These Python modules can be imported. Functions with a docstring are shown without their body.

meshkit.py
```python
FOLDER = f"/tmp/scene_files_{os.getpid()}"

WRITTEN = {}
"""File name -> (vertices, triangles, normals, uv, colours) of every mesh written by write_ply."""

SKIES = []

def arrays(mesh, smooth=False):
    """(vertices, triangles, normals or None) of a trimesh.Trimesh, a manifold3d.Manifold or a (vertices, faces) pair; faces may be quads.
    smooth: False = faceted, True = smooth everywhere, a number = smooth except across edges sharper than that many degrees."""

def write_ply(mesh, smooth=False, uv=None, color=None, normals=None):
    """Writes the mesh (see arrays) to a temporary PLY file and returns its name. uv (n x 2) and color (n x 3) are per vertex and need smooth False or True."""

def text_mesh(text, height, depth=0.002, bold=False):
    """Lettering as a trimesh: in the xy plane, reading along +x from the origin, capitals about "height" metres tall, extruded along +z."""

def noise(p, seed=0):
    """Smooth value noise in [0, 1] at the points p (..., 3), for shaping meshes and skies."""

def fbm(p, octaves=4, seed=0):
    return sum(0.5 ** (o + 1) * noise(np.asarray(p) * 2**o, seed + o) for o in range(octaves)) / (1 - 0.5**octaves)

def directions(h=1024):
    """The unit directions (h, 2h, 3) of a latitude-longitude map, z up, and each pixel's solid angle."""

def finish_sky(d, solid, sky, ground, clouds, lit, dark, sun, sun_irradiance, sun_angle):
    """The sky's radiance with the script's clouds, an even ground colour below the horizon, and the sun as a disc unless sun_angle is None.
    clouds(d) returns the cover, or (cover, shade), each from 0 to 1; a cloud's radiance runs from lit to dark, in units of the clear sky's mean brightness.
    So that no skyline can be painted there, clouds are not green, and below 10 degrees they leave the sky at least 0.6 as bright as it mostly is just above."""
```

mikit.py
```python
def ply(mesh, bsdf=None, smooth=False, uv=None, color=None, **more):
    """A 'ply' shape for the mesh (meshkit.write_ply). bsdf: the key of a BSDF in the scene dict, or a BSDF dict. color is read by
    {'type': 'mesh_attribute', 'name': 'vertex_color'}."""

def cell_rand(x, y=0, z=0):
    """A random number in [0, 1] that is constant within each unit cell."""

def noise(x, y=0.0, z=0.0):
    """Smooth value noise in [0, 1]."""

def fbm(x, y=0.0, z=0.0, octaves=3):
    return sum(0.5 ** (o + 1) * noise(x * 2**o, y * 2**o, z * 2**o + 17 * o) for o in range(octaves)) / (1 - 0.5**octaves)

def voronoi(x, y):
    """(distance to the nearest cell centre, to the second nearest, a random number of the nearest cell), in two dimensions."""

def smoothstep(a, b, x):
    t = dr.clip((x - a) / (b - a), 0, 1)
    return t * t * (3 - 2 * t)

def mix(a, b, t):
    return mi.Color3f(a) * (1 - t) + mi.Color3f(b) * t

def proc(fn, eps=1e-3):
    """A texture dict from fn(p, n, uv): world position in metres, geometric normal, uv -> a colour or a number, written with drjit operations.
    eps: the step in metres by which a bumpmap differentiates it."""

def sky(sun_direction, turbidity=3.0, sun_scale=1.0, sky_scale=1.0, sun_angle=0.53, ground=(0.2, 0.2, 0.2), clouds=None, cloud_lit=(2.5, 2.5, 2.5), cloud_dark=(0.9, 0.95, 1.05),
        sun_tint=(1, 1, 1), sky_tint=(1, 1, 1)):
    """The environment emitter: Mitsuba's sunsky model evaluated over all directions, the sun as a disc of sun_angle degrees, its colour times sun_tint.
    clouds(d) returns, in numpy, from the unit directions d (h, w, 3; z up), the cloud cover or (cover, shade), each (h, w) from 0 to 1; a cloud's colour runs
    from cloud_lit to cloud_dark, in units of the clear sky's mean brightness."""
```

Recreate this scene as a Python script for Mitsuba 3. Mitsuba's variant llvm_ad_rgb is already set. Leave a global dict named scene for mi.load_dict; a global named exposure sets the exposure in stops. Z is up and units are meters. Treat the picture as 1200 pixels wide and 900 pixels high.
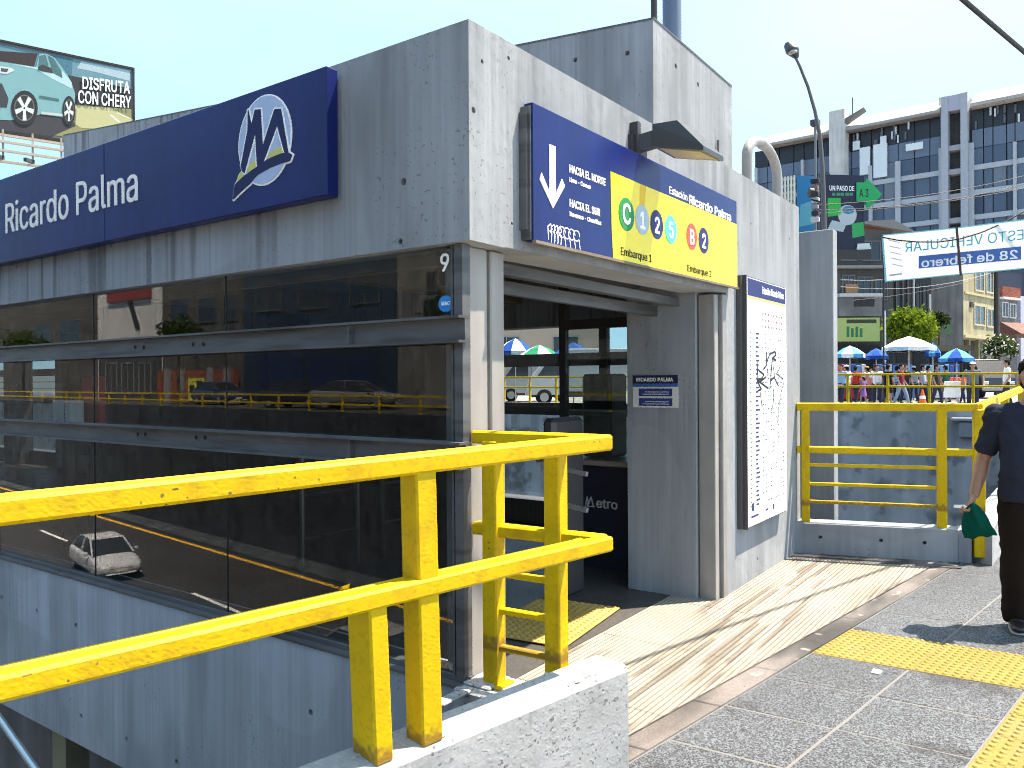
import math, random
import numpy as np, trimesh, drjit as dr, mitsuba as mi, manifold3d as m3
import shapely.geometry as sg, shapely.ops as so
import mikit, meshkit
from mikit import noise, fbm, voronoi, cell_rand, smoothstep, mix
random.seed(7); rng = np.random.default_rng(7)
scene, labels = {}, {}

# ------------------------------------------------------------------ camera, sky, exposure
EYE = np.array([-2.5746, -2.0426, 1.56])
FWD = np.array([0.8148, 0.5797, -0.0032]); UP = np.array([0.0062, -0.0031, 1.0]); RGT = np.array([0.5797, -0.8148, -0.0061])
scene['camera'] = {'type': 'perspective', 'fov': 65.94, 'fov_axis': 'x', 'near_clip': 0.05, 'far_clip': 2000.0,
                   'to_world': mi.ScalarTransform4f().look_at(origin=EYE.tolist(), target=(EYE + FWD).tolist(), up=UP.tolist())}
SUN = (2.2, -1.8, 6.0)
def clouds(d):
    s = np.array(SUN) / np.linalg.norm(SUN)
    n = meshkit.fbm(d * [2.2, 2.2, 5.0] + 3.1, 4)
    near = np.clip(d @ s, 0, 1)
    return np.clip(0.28 + 0.72 * near ** 1.3 + 0.45 * (n - 0.5), 0, 1) * 0.9, 0.0 * n
scene['sky'] = mikit.sky(SUN, turbidity=3.5, sky_scale=0.66, clouds=clouds, cloud_lit=(1.75, 2.15, 2.25), sky_tint=(0.70, 1.04, 1.10))
exposure = 3.42

# ------------------------------------------------------------------ helpers
def at(x, y, d):                    # survey sheet: bearing mark x, y (plan 1200 x 900), d metres out
    return EYE + d * (FWD + (x - 600) / 925.0 * RGT - (y - 450) / 925.0 * UP)
def uniq(k):
    if k not in scene and k not in labels and k not in USED: USED.add(k); return k
    i = 1
    while f'{k}_{i:03d}' in USED: i += 1
    USED.add(f'{k}_{i:03d}'); return f'{k}_{i:03d}'
USED = set()
def tag(k, label=None, cat=None, group=None, kind=None):
    d = labels.setdefault(k, {})
    for a, b in (('label', label), ('category', cat), ('group', group), ('kind', kind)):
        if b: d[a] = b
    return k
def thing(name, label, cat, group=None):
    return tag(uniq(name), label, cat, group)
def add(name, mesh, mat='paint', col=None, parent=None, smooth=False, jit=0.0):
    if isinstance(mesh, list): return [add(name, q, mat, col, parent, smooth, jit) for q in mesh][0]
    k = uniq(f'{parent}__{name}' if parent else name)
    if hasattr(mesh, 'to_mesh'): mesh = tm(mesh)
    if col is not None:
        if smooth and smooth is not True:
            mesh = trimesh.graph.smooth_shade(mesh, angle=np.radians(smooth), facet_minarea=None); smooth = True
        c = np.tile(np.asarray(col, float), (len(mesh.vertices), 1))
        if jit: c *= 1 + jit * (2 * meshkit.fbm(np.asarray(mesh.vertices) * 1.7, 3)[:, None] - 1)
        scene[k] = mikit.ply(mesh, mat, smooth, color=c)
    else:
        scene[k] = mikit.ply(mesh, mat, smooth)
    return k
def tm(m):
    a = m.to_mesh(); return trimesh.Trimesh(np.array(a.vert_properties[:, :3]), np.array(a.tri_verts), process=False)
def mf(t):
    return m3.Manifold(m3.Mesh(np.asarray(t.vertices, np.float32), np.asarray(t.faces, np.uint32)))
def hull(p): return tm(m3.Manifold.hull_points(np.asarray(p, float)))
def box(x0, x1, y0, y1, z0, z1, b=0.0):
    if b <= 0:
        return trimesh.creation.box(bounds=[[min(x0, x1), min(y0, y1), min(z0, z1)], [max(x0, x1), max(y0, y1), max(z0, z1)]])
    p = []
    lo, hi = np.minimum([x0, y0, z0], [x1, y1, z1]), np.maximum([x0, y0, z0], [x1, y1, z1])
    for i in range(8):
        c = np.array([hi[k] if i >> k & 1 else lo[k] for k in range(3)]); s = np.array([-1 if i >> k & 1 else 1 for k in range(3)])
        for k in range(3):
            q = c + s * b; q[k] = c[k]; p.append(q)
    return hull(p)
def cat(*ms):
    out = []
    for m in ms: out += list(m) if isinstance(m, (list, tuple)) else [m]
    return trimesh.util.concatenate(out)
def move(m, o=(0, 0, 0), ang=0.0, s=(1, 1, 1)):     # local frame -> world: scale, turn about z (radians), shift
    m = m.copy(); v = np.asarray(m.vertices) * s; c, n = math.cos(ang), math.sin(ang)
    m.vertices = np.c_[v[:, 0] * c - v[:, 1] * n, v[:, 0] * n + v[:, 1] * c, v[:, 2]] + np.asarray(o, float)
    if np.prod(s) < 0: m.invert()
    return m
def basis(m, o, ex, ey, ez):
    m = m.copy(); M = np.array([ex, ey, ez], float); m.vertices = np.asarray(m.vertices) @ M + np.asarray(o, float)
    if np.linalg.det(M) < 0: m.invert()
    return m
def bar(p, q, w, h=None, b=0.0, up=(0, 0, 1)):      # rectangular bar from p to q
    p, q = np.asarray(p, float), np.asarray(q, float); h = h or w; L = np.linalg.norm(q - p); t = (q - p) / L
    u = np.asarray(up, float); u = u - t * (u @ t)
    if np.linalg.norm(u) < 1e-6: u = np.array([0, 1.0, 0]) - t * t[1]
    u /= np.linalg.norm(u)
    return basis(box(0, L, -w / 2, w / 2, -h / 2, h / 2, b), p, t, np.cross(u, t), u)
def tube(pts, r, n=10, closed_ends=True):
    p = np.asarray(pts, float); t = np.gradient(p, axis=0); t /= np.linalg.norm(t, axis=1, keepdims=True)
    a = np.zeros_like(p); u = np.array([0, 0, 1.0]) if abs(t[0, 2]) < 0.9 else np.array([1.0, 0, 0])
    for i in range(len(p)):
        u = u - t[i] * (u @ t[i]); u /= np.linalg.norm(u); a[i] = u
    b = np.cross(t, a); ang = np.arange(n) * 2 * np.pi / n; rr = np.broadcast_to(r, (len(p),))
    v = (p[:, None] + rr[:, None, None] * (np.cos(ang)[None, :, None] * a[:, None] + np.sin(ang)[None, :, None] * b[:, None])).reshape(-1, 3)
    f = []
    for i in range(len(p) - 1):
        for j in range(n):
            A, B = i * n + j, i * n + (j + 1) % n; f += [[A, B, B + n], [A, B + n, A + n]]
    k = len(v); v = np.vstack([v, p[:1], p[-1:]])
    for j in range(n):
        f += [[k, (j + 1) % n, j], [k + 1, (len(p) - 1) * n + j, (len(p) - 1) * n + (j + 1) % n]]
    return trimesh.Trimesh(v, f, process=False)
def cyl(p, q, r, n=12): return tube([p, q], r, n)
def extr(poly, d): # shapely polygon -> prism in +z
    g = [poly] if poly.geom_type == 'Polygon' else [x for x in poly.geoms if x.geom_type == 'Polygon']
    return cat([trimesh.creation.extrude_polygon(x, d, engine='earcut') for x in g if x.area > 1e-9])
def onface(m, o, ex, n):            # drawing in xy -> wall with direction ex, outward normal n, z up
    return basis(m, o, ex, (0, 0, 1), n)
def text(s, w, h, bold=False, d=0.003):             # w, h: size of the whole string (cap height h)
    m = meshkit.text_mesh(s, h, d, bold); v = np.asarray(m.vertices); v[:, 0] -= v[:, 0].min()
    if w: v[:, 0] *= w / v[:, 0].max()
    m.vertices = v; return m
def ribbon(pts, w): return sg.LineString(pts).buffer(w / 2, cap_style=1, join_style=1)
def disc(x, y, rx, ry=None, n=28):
    a = np.arange(n) * 2 * np.pi / n; return sg.Polygon(np.c_[x + rx * np.cos(a), y + (ry or rx) * np.sin(a)])

# ------------------------------------------------------------------ materials
def princ(col, rough=0.6, spec=0.4, **k):
    return {'type': 'principled', 'base_color': mikit.proc(col) if callable(col) else (col if isinstance(col, dict) else {'type': 'rgb', 'value': list(col)}),
            'roughness': mikit.proc(rough) if callable(rough) else rough, 'specular': spec, **k}
def bumped(b, fn, scale, eps=1e-3): return {'type': 'bumpmap', 'arbitrary': mikit.proc(fn, eps), 'scale': scale, 'bsdf': b}
VC = {'type': 'mesh_attribute', 'name': 'vertex_color'}
scene['paint'] = princ(VC, 0.6)
scene['matte'] = princ(VC, 0.95, 0.15)
scene['gloss'] = princ(VC, 0.18, 0.5, clearcoat=0.5, clearcoat_gloss=0.9)
scene['satin'] = princ(VC, 0.38, 0.5)
scene['metal'] = princ(VC, 0.35, 0.5, metallic=0.85)
scene['glass'] = {'type': 'thindielectric', 'int_ior': 1.42, 'specular_transmittance': {'type': 'rgb', 'value': [0.44, 0.49, 0.50]}}
scene['clear_glass'] = {'type': 'thindielectric', 'int_ior': 1.5, 'specular_transmittance': {'type': 'rgb', 'value': [0.8, 0.84, 0.83]}}
scene['banner_cloth'] = {'type': 'principledthin', 'base_color': VC, 'roughness': 0.8, 'diff_trans': 0.9, 'spec_trans': 0.0}
scene['dark_glass'] = princ((0.012, 0.02, 0.035), 0.08, 0.6)
scene['leaf'] = {'type': 'principledthin', 'base_color': VC, 'roughness': 0.5, 'diff_trans': 0.7, 'spec_trans': 0.0}

def concrete_col(p, n, uv):
    h = p.x + p.y * 1.02
    wall = smoothstep(0.3, 0.6, 1 - dr.abs(n.z))
    streak = fbm(h * 9.0, p.z * 0.5, 0, 3)
    fine = noise(h * 55.0, p.z * 2.2)
    cloud = fbm(p.x * 1.1, p.y * 1.1, p.z * 1.1 + 5, 4)
    spot = smoothstep(0.86, 0.92, noise(h * 95, p.z * 80)) * smoothstep(0.5, 0.8, noise(h * 4 + 9, p.z * 4))
    v = 0.285 * (0.72 + 0.38 * cloud + wall * (0.20 * (streak - 0.5) + 0.14 * (fine - 0.5)))
    drip = wall * smoothstep(0.56, 0.75, fbm(h * 21.0, p.z * 0.35 + 3, 0, 2)) * smoothstep(0.2, 2.5, p.y) * smoothstep(1.6, 2.3, p.z)
    patch = smoothstep(0.60, 0.63, fbm(h * 0.9 + 31, p.z * 1.3, 0, 3)); stain = smoothstep(0.58, 0.72, fbm(h * 2.2 + 5, p.z * 0.7 + 11, 0, 4))
    v = v * (1 - 0.45 * drip) * (1 - 0.35 * spot) * (1 + 0.10 * patch) * (1 - 0.16 * stain) * (1 - 0.20 * wall * smoothstep(0.48, 0.72, fbm(h * 8.0, p.z * 0.25 + 7, 0, 3)) * smoothstep(2.62, 3.08, p.z + 0.3 * noise(h * 5, 3)) * (1 - 0.75 * smoothstep(3.05, 3.25, p.z)))
    return mi.Color3f(v * 0.90, v * 0.985, v * 1.11)
def concrete_bounce_lit_col(p, n, uv): return concrete_col(p, n, uv) * 1.38  # same concrete, lightened in colour to stand in for bounce light on the spandrel
def concrete_bump(p, n, uv):
    h = p.x + p.y * 1.02
    return 0.55 * noise(h * 46.0, p.z * 1.5) + 0.3 * noise(h * 110.0, p.z * 9) + 0.5 * fbm(h * 24, p.z * 24, 0, 2)
scene['concrete'] = bumped(princ(concrete_col, 0.85, 0.3), concrete_bump, 0.004)
scene['concrete_bounce_lit'] = bumped(princ(concrete_bounce_lit_col, 0.85, 0.3), concrete_bump, 0.003)
def dirty_col(p, n, uv):
    h = p.x + p.y
    cloud = fbm(p.x * 0.9, p.y * 0.9, p.z * 0.9, 4); pat = smoothstep(0.55, 0.75, fbm(h * 3.0, p.z * 2.2, 3, 4))
    st = fbm(h * 4, p.z * 0.3, 0, 3)
    v = 0.46 * (0.6 + 0.6 * cloud) * (0.7 + 0.6 * (st - 0.3)) * (1 - 0.42 * pat)
    return mi.Color3f(v * .95, v * 0.99, v * 1.04)
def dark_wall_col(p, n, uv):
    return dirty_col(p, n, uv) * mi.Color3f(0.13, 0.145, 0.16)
scene['dimmed_concrete'] = princ(dark_wall_col, 0.9, 0.2)  # trench concrete darkened in colour so its reflection in the glass stays dim
scene['dirty_concrete'] = bumped(princ(dirty_col, 0.9, 0.2), lambda p, n, uv: fbm((p.x + p.y) * 12, p.z * 12, 0, 3), 0.01)
def parapet_col(p, n, uv):
    c = fbm(p.x * 5, p.y * 5, p.z * 5, 4); f = noise(p.x * 120, p.y * 120, p.z * 120); g = noise(p.x * 48, p.y * 48, p.z * 48 + 3)
    pit = smoothstep(0.66, 0.74, fbm(p.x * 70, p.y * 70, p.z * 70 + 3, 2)) * smoothstep(0.45, 0.6, noise(p.x * 7 + 4, p.y * 7, p.z * 7))
    st = smoothstep(0.6, 0.75, fbm(p.x * 14, p.y * 14, p.z * 1.2, 3)) * smoothstep(0.6, 0.2, dr.abs(n.z))
    v = 0.36 * (0.66 + 0.45 * c + 0.22 * (f - 0.5)) * (1 - 0.55 * pit) * (1 - 0.4 * st)
    return mi.Color3f(v * .95, v * 0.99, v * 1.05)
scene['parapet_concrete'] = bumped(princ(parapet_col, 0.9, 0.25), lambda p, n, uv: fbm(p.x * 40, p.y * 40, p.z * 40, 3) + 0.6 * smoothstep(0.6, 0.8, fbm(p.x * 70, p.y * 70, p.z * 70, 2)), 0.0016)
def yellow_col(p, n, uv):
    w = fbm(p.x * 6, p.y * 6, p.z * 6, 4); chip = smoothstep(0.86, 0.90, noise(p.x * 85, p.y * 85, p.z * 85)) * smoothstep(0.55, 0.68, noise(p.x * 4, p.y * 4, p.z * 4 + 7))
    grime = smoothstep(0.50, 0.8, fbm(p.x * 11 + 3, p.y * 11, p.z * 5, 4)) + 0.55 * smoothstep(0.55, 0.75, fbm(p.x * 70, p.y * 70, p.z * 70, 2))
    c = mix(mi.Color3f(0.50, 0.335, 0.003), mi.Color3f(0.58, 0.415, 0.004), w)
    c = mix(c, mi.Color3f(0.33, 0.18, 0.012), dr.minimum(grime, 1) * 0.42)
    rust = smoothstep(0.50, 0.455, p.z + 0.05 * (noise(p.x * 60, p.y * 60, p.z * 60) - 0.5)) * smoothstep(0.42, 0.44, p.z)
    c = mix(c, mi.Color3f(0.16, 0.075, 0.03), rust * 0.7)
    return mix(c, mi.Color3f(0.10, 0.07, 0.05), chip * 0.85)
scene['yellow_paint'] = bumped(princ(yellow_col, 0.48, 0.16), lambda p, n, uv: fbm(p.x * 130, p.y * 130, p.z * 130, 2), 0.0011)
def granite_col(p, n, uv):
    a, b = noise(p.x * 165, p.y * 165, p.z * 40), noise(p.x * 270 + 7, p.y * 270, p.z * 40)
    big = fbm(p.x * 1.6, p.y * 1.6, 0, 4); r = cell_rand(dr.floor((p.x + 0.03 * p.y) * 2.04), dr.floor((p.y + 0.148 * p.x) * 2.0), 3)
    sp = smoothstep(0.45, 0.68, a) * 0.22 + smoothstep(0.55, 0.75, b) * 0.14
    v = (0.045 + 0.72 * sp) * (0.36 + 0.27 * big) * (0.94 + 0.12 * r)
    stain = smoothstep(0.66, 0.76, fbm(p.x * 2.6 + 11, p.y * 2.6, 0, 4))
    v = v * (1 - 0.45 * stain)
    return mi.Color3f(v * 0.86, v, v * 1.24)
scene['granite'] = bumped(princ(granite_col, 0.6, 0.4), lambda p, n, uv: noise(p.x * 160, p.y * 160), 0.0015)
def beige_col(p, n, uv):
    c = fbm(p.x * 2.2, p.y * 2.2, 0, 4); f = noise(p.x * 130, p.y * 130); wear = smoothstep(0.52, 0.7, fbm(p.x * 1.2 + 4, p.y * 5.0, 0, 4))
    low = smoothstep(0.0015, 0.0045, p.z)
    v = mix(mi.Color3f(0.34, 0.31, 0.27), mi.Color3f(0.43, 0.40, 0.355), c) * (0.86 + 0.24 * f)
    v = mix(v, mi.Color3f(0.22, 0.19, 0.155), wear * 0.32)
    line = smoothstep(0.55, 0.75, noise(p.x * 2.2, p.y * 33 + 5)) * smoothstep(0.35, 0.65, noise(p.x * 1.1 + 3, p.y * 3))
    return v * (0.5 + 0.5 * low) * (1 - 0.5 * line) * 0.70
scene['beige_tile'] = princ(beige_col, 0.8, 0.3)
def border_col(p, n, uv):
    c = fbm(p.x * 3, p.y * 3, 0, 4); f = noise(p.x * 150, p.y * 150); pk = fbm(p.x * 1.3 + 2, p.y * 6, 0, 3)
    v = mix(mi.Color3f(0.04, 0.04, 0.042), mi.Color3f(0.15, 0.138, 0.14), smoothstep(0.35, 0.75, pk)) * (0.6 + 0.6 * c) * (0.8 + 0.4 * f)
    ch = smoothstep(0.74, 0.79, fbm(p.x * 9, p.y * 9, 0, 3)); return mix(v, mi.Color3f(0.3, 0.29, 0.28), ch * 0.5)
scene['border_stone'] = princ(border_col, 0.5, 0.4)
def tactile_col(p, n, uv):
    c = fbm(p.x * 3, p.y * 3, 0, 4); f = noise(p.x * 140, p.y * 140); d = smoothstep(0.55, 0.75, fbm(p.x * 7 + 3, p.y * 7, 0, 3))
    v = mix(mi.Color3f(0.30, 0.215, 0.045), mi.Color3f(0.37, 0.29, 0.085), c) * (0.85 + 0.25 * f)
    return mix(v, mi.Color3f(0.33, 0.25, 0.12), d * 0.4)
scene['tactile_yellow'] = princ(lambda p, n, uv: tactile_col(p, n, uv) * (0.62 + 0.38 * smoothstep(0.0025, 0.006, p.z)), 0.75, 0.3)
def mat_col(p, n, uv):
    c = fbm(p.x * 4, p.y * 4, 0, 4); return mix(mi.Color3f(0.30, 0.20, 0.05), mi.Color3f(0.5, 0.36, 0.12), c)
scene['tactile_worn'] = princ(mat_col, 0.8, 0.3)
def floor_col(p, n, uv):
    c = fbm(p.x * 2, p.y * 2, 0, 4); f = noise(p.x * 90, p.y * 90); v = 0.055 * (0.7 + 0.6 * c) * (0.8 + 0.4 * f); return mi.Color3f(v * 1.02, v, v)
scene['floor_tile'] = princ(floor_col, 0.5, 0.4)
def asphalt_col(p, n, uv):
    c = fbm(p.x * 0.5, p.y * 0.5, 0, 4); f = noise(p.x * 60, p.y * 60); v = 0.026 * (0.7 + 0.6 * c) * (0.7 + 0.6 * f); return mi.Color3f(v, v, v * 1.1)
scene['asphalt'] = princ(asphalt_col, 0.85, 0.3)
def plaza_col(p, n, uv):
    c = fbm(p.x * 0.3, p.y * 0.3, 0, 4); f = fbm(p.x * 4, p.y * 4, 0, 3); v = 0.19 * (0.6 + 0.5 * c + 0.3 * f); return mi.Color3f(v, v * 0.99, v * 1.0)
scene['plaza_paving'] = princ(plaza_col, 0.85, 0.3)
def steel_col(p, n, uv):
    c = fbm(p.x * 4, p.y * 4, p.z * 9, 4); g = smoothstep(0.5, 0.75, fbm(p.x * 2, p.y * 2.4, p.z * 18, 3)); v = 0.085 * (0.7 + 0.6 * c) * (1 - 0.4 * g)
    return mi.Color3f(v * 0.95, v, v * 1.1)
scene['steel_paint'] = princ(steel_col, 0.42, 0.5)
def rust_soffit(p, n, uv):
    c = fbm(p.x * 5, p.y * 5, p.z * 5, 4); v = mix(mi.Color3f(0.12, 0.10, 0.08), mi.Color3f(0.22, 0.19, 0.15), c); return v
scene['soffit'] = princ(rust_soffit, 0.8, 0.3)
def zinc_col(p, n, uv):
    h = p.x + p.y; c = fbm(h * 14, p.z * 0.8, 0, 3); d = fbm(p.x * 5, p.y * 5, p.z * 5, 4); v = 0.25 * (0.6 + 0.5 * c + 0.3 * d); return mi.Color3f(v * 1.02, v, v * 1.0)
scene['zinc'] = princ(zinc_col, 0.5, 0.5)
def brick_col(p, n, uv):
    h = p.x + p.y; r = dr.floor(p.z / 0.08); u = h / 0.26 + 0.5 * (r - 2 * dr.floor(r / 2)); k = cell_rand(dr.floor(u), r, 1)
    c = fbm(h * 1.5, p.z * 1.5, 0, 3); return mi.Color3f(0.24, 0.085, 0.06) * (0.7 + 0.5 * k) * (0.6 + 0.6 * c)
scene['brick'] = princ(brick_col, 0.9, 0.2)
def stucco(rgb, amp=0.5):
    def f(p, n, uv):
        h = p.x + p.y; c = fbm(p.x * 0.8, p.y * 0.8, p.z * 0.8, 4); st = fbm(h * 3.5, p.z * 0.35, 0, 3)
        return mi.Color3f(*rgb) * (1 - amp * 0.75 + amp * c + amp * (st - 0.5))
    return f
scene['mortar'] = princ((0.15, 0.15, 0.155), 0.9, 0.2)
scene['stucco_olive'] = princ(stucco((0.36, 0.33, 0.22)), 0.9, 0.2)
scene['stucco_grey'] = princ(stucco((0.20, 0.20, 0.20), 0.7), 0.9, 0.2)
scene['stucco_white'] = princ(stucco((0.50, 0.50, 0.49), 0.3), 0.85, 0.2)
scene['stucco_dark'] = princ(stucco((0.085, 0.085, 0.085), 0.6), 0.9, 0.2)
def blue_col(p, n, uv):
    c = fbm(p.x * 1.3, p.y * 1.3, p.z * 2.2, 4); s = fbm((p.x + p.y) * 9, p.z * 0.6, 0, 3)
    return mix(mi.Color3f(0.003, 0.007, 0.075), mi.Color3f(0.007, 0.018, 0.13), c) * (0.8 + 0.4 * s)
scene['sign_blue'] = princ(blue_col, 0.34, 0.28)
def sign_yellow_col(p, n, uv):
    c = fbm(p.x * 2, p.y * 2, p.z * 4, 3); s = smoothstep(0.6, 0.75, fbm(p.x * 9, p.y, p.z * 1.1, 3)); return mix(mi.Color3f(0.76, 0.64, 0.006), mi.Color3f(0.70, 0.55, 0.006), c) * (1 - 0.18 * s)
scene['sign_yellow'] = princ(sign_yellow_col, 0.3, 0.4)

def on(x, y, ax, v):                # survey mark x, y on the plane where axis ax equals v
    r = at(x, y, 1.0) - EYE; return EYE + r * ((v - EYE[ax]) / r[ax])
# ------------------------------------------------------------------ the setting: bridge deck, pavement, trench, plaza
def edge_y(X): return -0.814 - 0.148 * (X - 2.077)          # kerb line between entrance paving and pavement
def rail_y(X): return -0.598 - 0.19 * (X - 0.14)            # front face of the near parapet
def pt(X, q): return (X + 0.05 * q, edge_y(X) - 1.011 * q)
K1, K2 = np.array([4.66, -0.02]), np.array([5.03, -1.226])  # front foot of the far kerb
kd = (K2 - K1) / np.linalg.norm(K2 - K1); kn = np.array([-kd[1], kd[0]]); kn = kn if kn[0] > 0 else -kn
deck = sg.Polygon([(-45, rail_y(-45) + 0.1), (0.05, rail_y(0.05) + 0.1), (0.05, 0.36), (4.7, 0.36), tuple(K1 + kn * 0.1), tuple(K2 + kn * 0.1), (25.6, -2.2), (60, -3.0), (60, -40), (-45, -40)])
dk = extr(deck, 0.6); dk.apply_translation([0, 0, -0.66])
tag(add('bridge_deck', dk, 'dirty_concrete'), 'concrete bridge deck under the pavement', kind='structure')
pav = tag(add('pavement', extr(sg.Polygon([pt(-8, 0), pt(26, 0), pt(26, 3.2), pt(-8, 3.2)]), 0.045), 'mortar'), 'grey speckled granite pavement beside the station', kind='structure')
scene[pav]['to_world'] = mi.ScalarTransform4f().translate([0, 0, -0.0475])
def slab(poly, z0, z1, bev=0.004):
    p = np.array(poly); c = p.mean(0); d = c - p; ins = p + d / np.linalg.norm(d, axis=1, keepdims=True) * bev * 1.5
    return hull(np.vstack([np.c_[p, [z0] * 4], np.c_[p, [z1 - bev] * 4], np.c_[ins, [z1] * 4]]))
def tile_poly(xa, xb, qa, qb, g=0.0055): return [pt(xa + g, qa + g), pt(xb - g, qa + g), pt(xb - g, qb - g), pt(xa + g, qb - g)]
def dz(): return float(rng.uniform(-0.0012, 0.0012))
def domes(poly, n, z):
    p = np.array(poly); out = []
    for i in range(n):
        for j in range(n):
            a, b = (i + 0.5) / n, (j + 0.5) / n
            c = (1 - a) * (1 - b) * p[0] + a * (1 - b) * p[1] + a * b * p[2] + (1 - a) * b * p[3]
            k = np.arange(6) * np.pi / 3; r0, r1 = 0.0155, 0.009
            ring = lambda r, zz: np.c_[c[0] + r * np.cos(k), c[1] + r * np.sin(k), np.full(6, zz)]
            v = np.vstack([ring(r0, z), ring(r1, z + 0.0075)])
            f = [[q, (q + 1) % 6, (q + 1) % 6 + 6] for q in range(6)] + [[q, (q + 1) % 6 + 6, q + 6] for q in range(6)] + [[6, 6 + q, 7 + q] for q in range(1, 5)]
            out.append(trimesh.Trimesh(v, f, process=False))
    return cat(out)
xs = [(2.08 - 0.49 * (k + 1), 2.08 - 0.49 * k) for k in range(7)] + [(2.66 + 0.5 * k, 2.66 + 0.5 * (k + 1)) for k in range(14)]
for xa, xb in xs:
    for qa, qb in ((0, 0.495), (0.495, 1.02)):
        add('tile', slab(tile_poly(xa, xb, qa, qb), -0.05, dz()), 'granite', parent=pav)
for i in range(2):
    for j in range(4):
        pl = tile_poly(2.08 + 0.29 * i, 2.37 + 0.29 * i, 0.255 * j, 0.255 * (j + 1), 0.0015)
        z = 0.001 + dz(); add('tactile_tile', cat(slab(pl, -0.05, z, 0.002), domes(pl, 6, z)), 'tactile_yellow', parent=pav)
for i in range(26):
    for j in range(2):
        xa = -1.0 + 0.3 * i; pl = tile_poly(xa, xa + 0.3, 1.022 + 0.3 * j, 1.322 + 0.3 * j, 0.0015)
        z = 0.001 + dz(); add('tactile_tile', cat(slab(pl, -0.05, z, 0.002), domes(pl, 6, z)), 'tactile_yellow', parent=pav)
lit = []
for _ in range(70):
    X, q = rng.uniform(.4, 6), rng.uniform(-.1, 1.0); x, y = pt(X, q); r = rng.uniform(.006, .016); k = np.arange(7) * 2 * math.pi / 7; rr = r * rng.uniform(.6, 1.1, 7)
    lit.append(trimesh.Trimesh(np.vstack([np.c_[x + rr * np.cos(k), y + rr * np.sin(k), np.full(7, .0022)], [x, y, .0042]]), [[i, (i + 1) % 7, 7] for i in range(7)], process=False))
tag(add('gum_spots', cat(lit), 'paint', (.035, .035, .036), pav), kind='stuff')
q = on(1028, 788, 2, 0.0); add('paper_scrap', box(q[0] - .03, q[0] + .035, q[1] - .02, q[1] + .025, .002, .0045), 'paint', (.55, .56, .56), pav)
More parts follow.
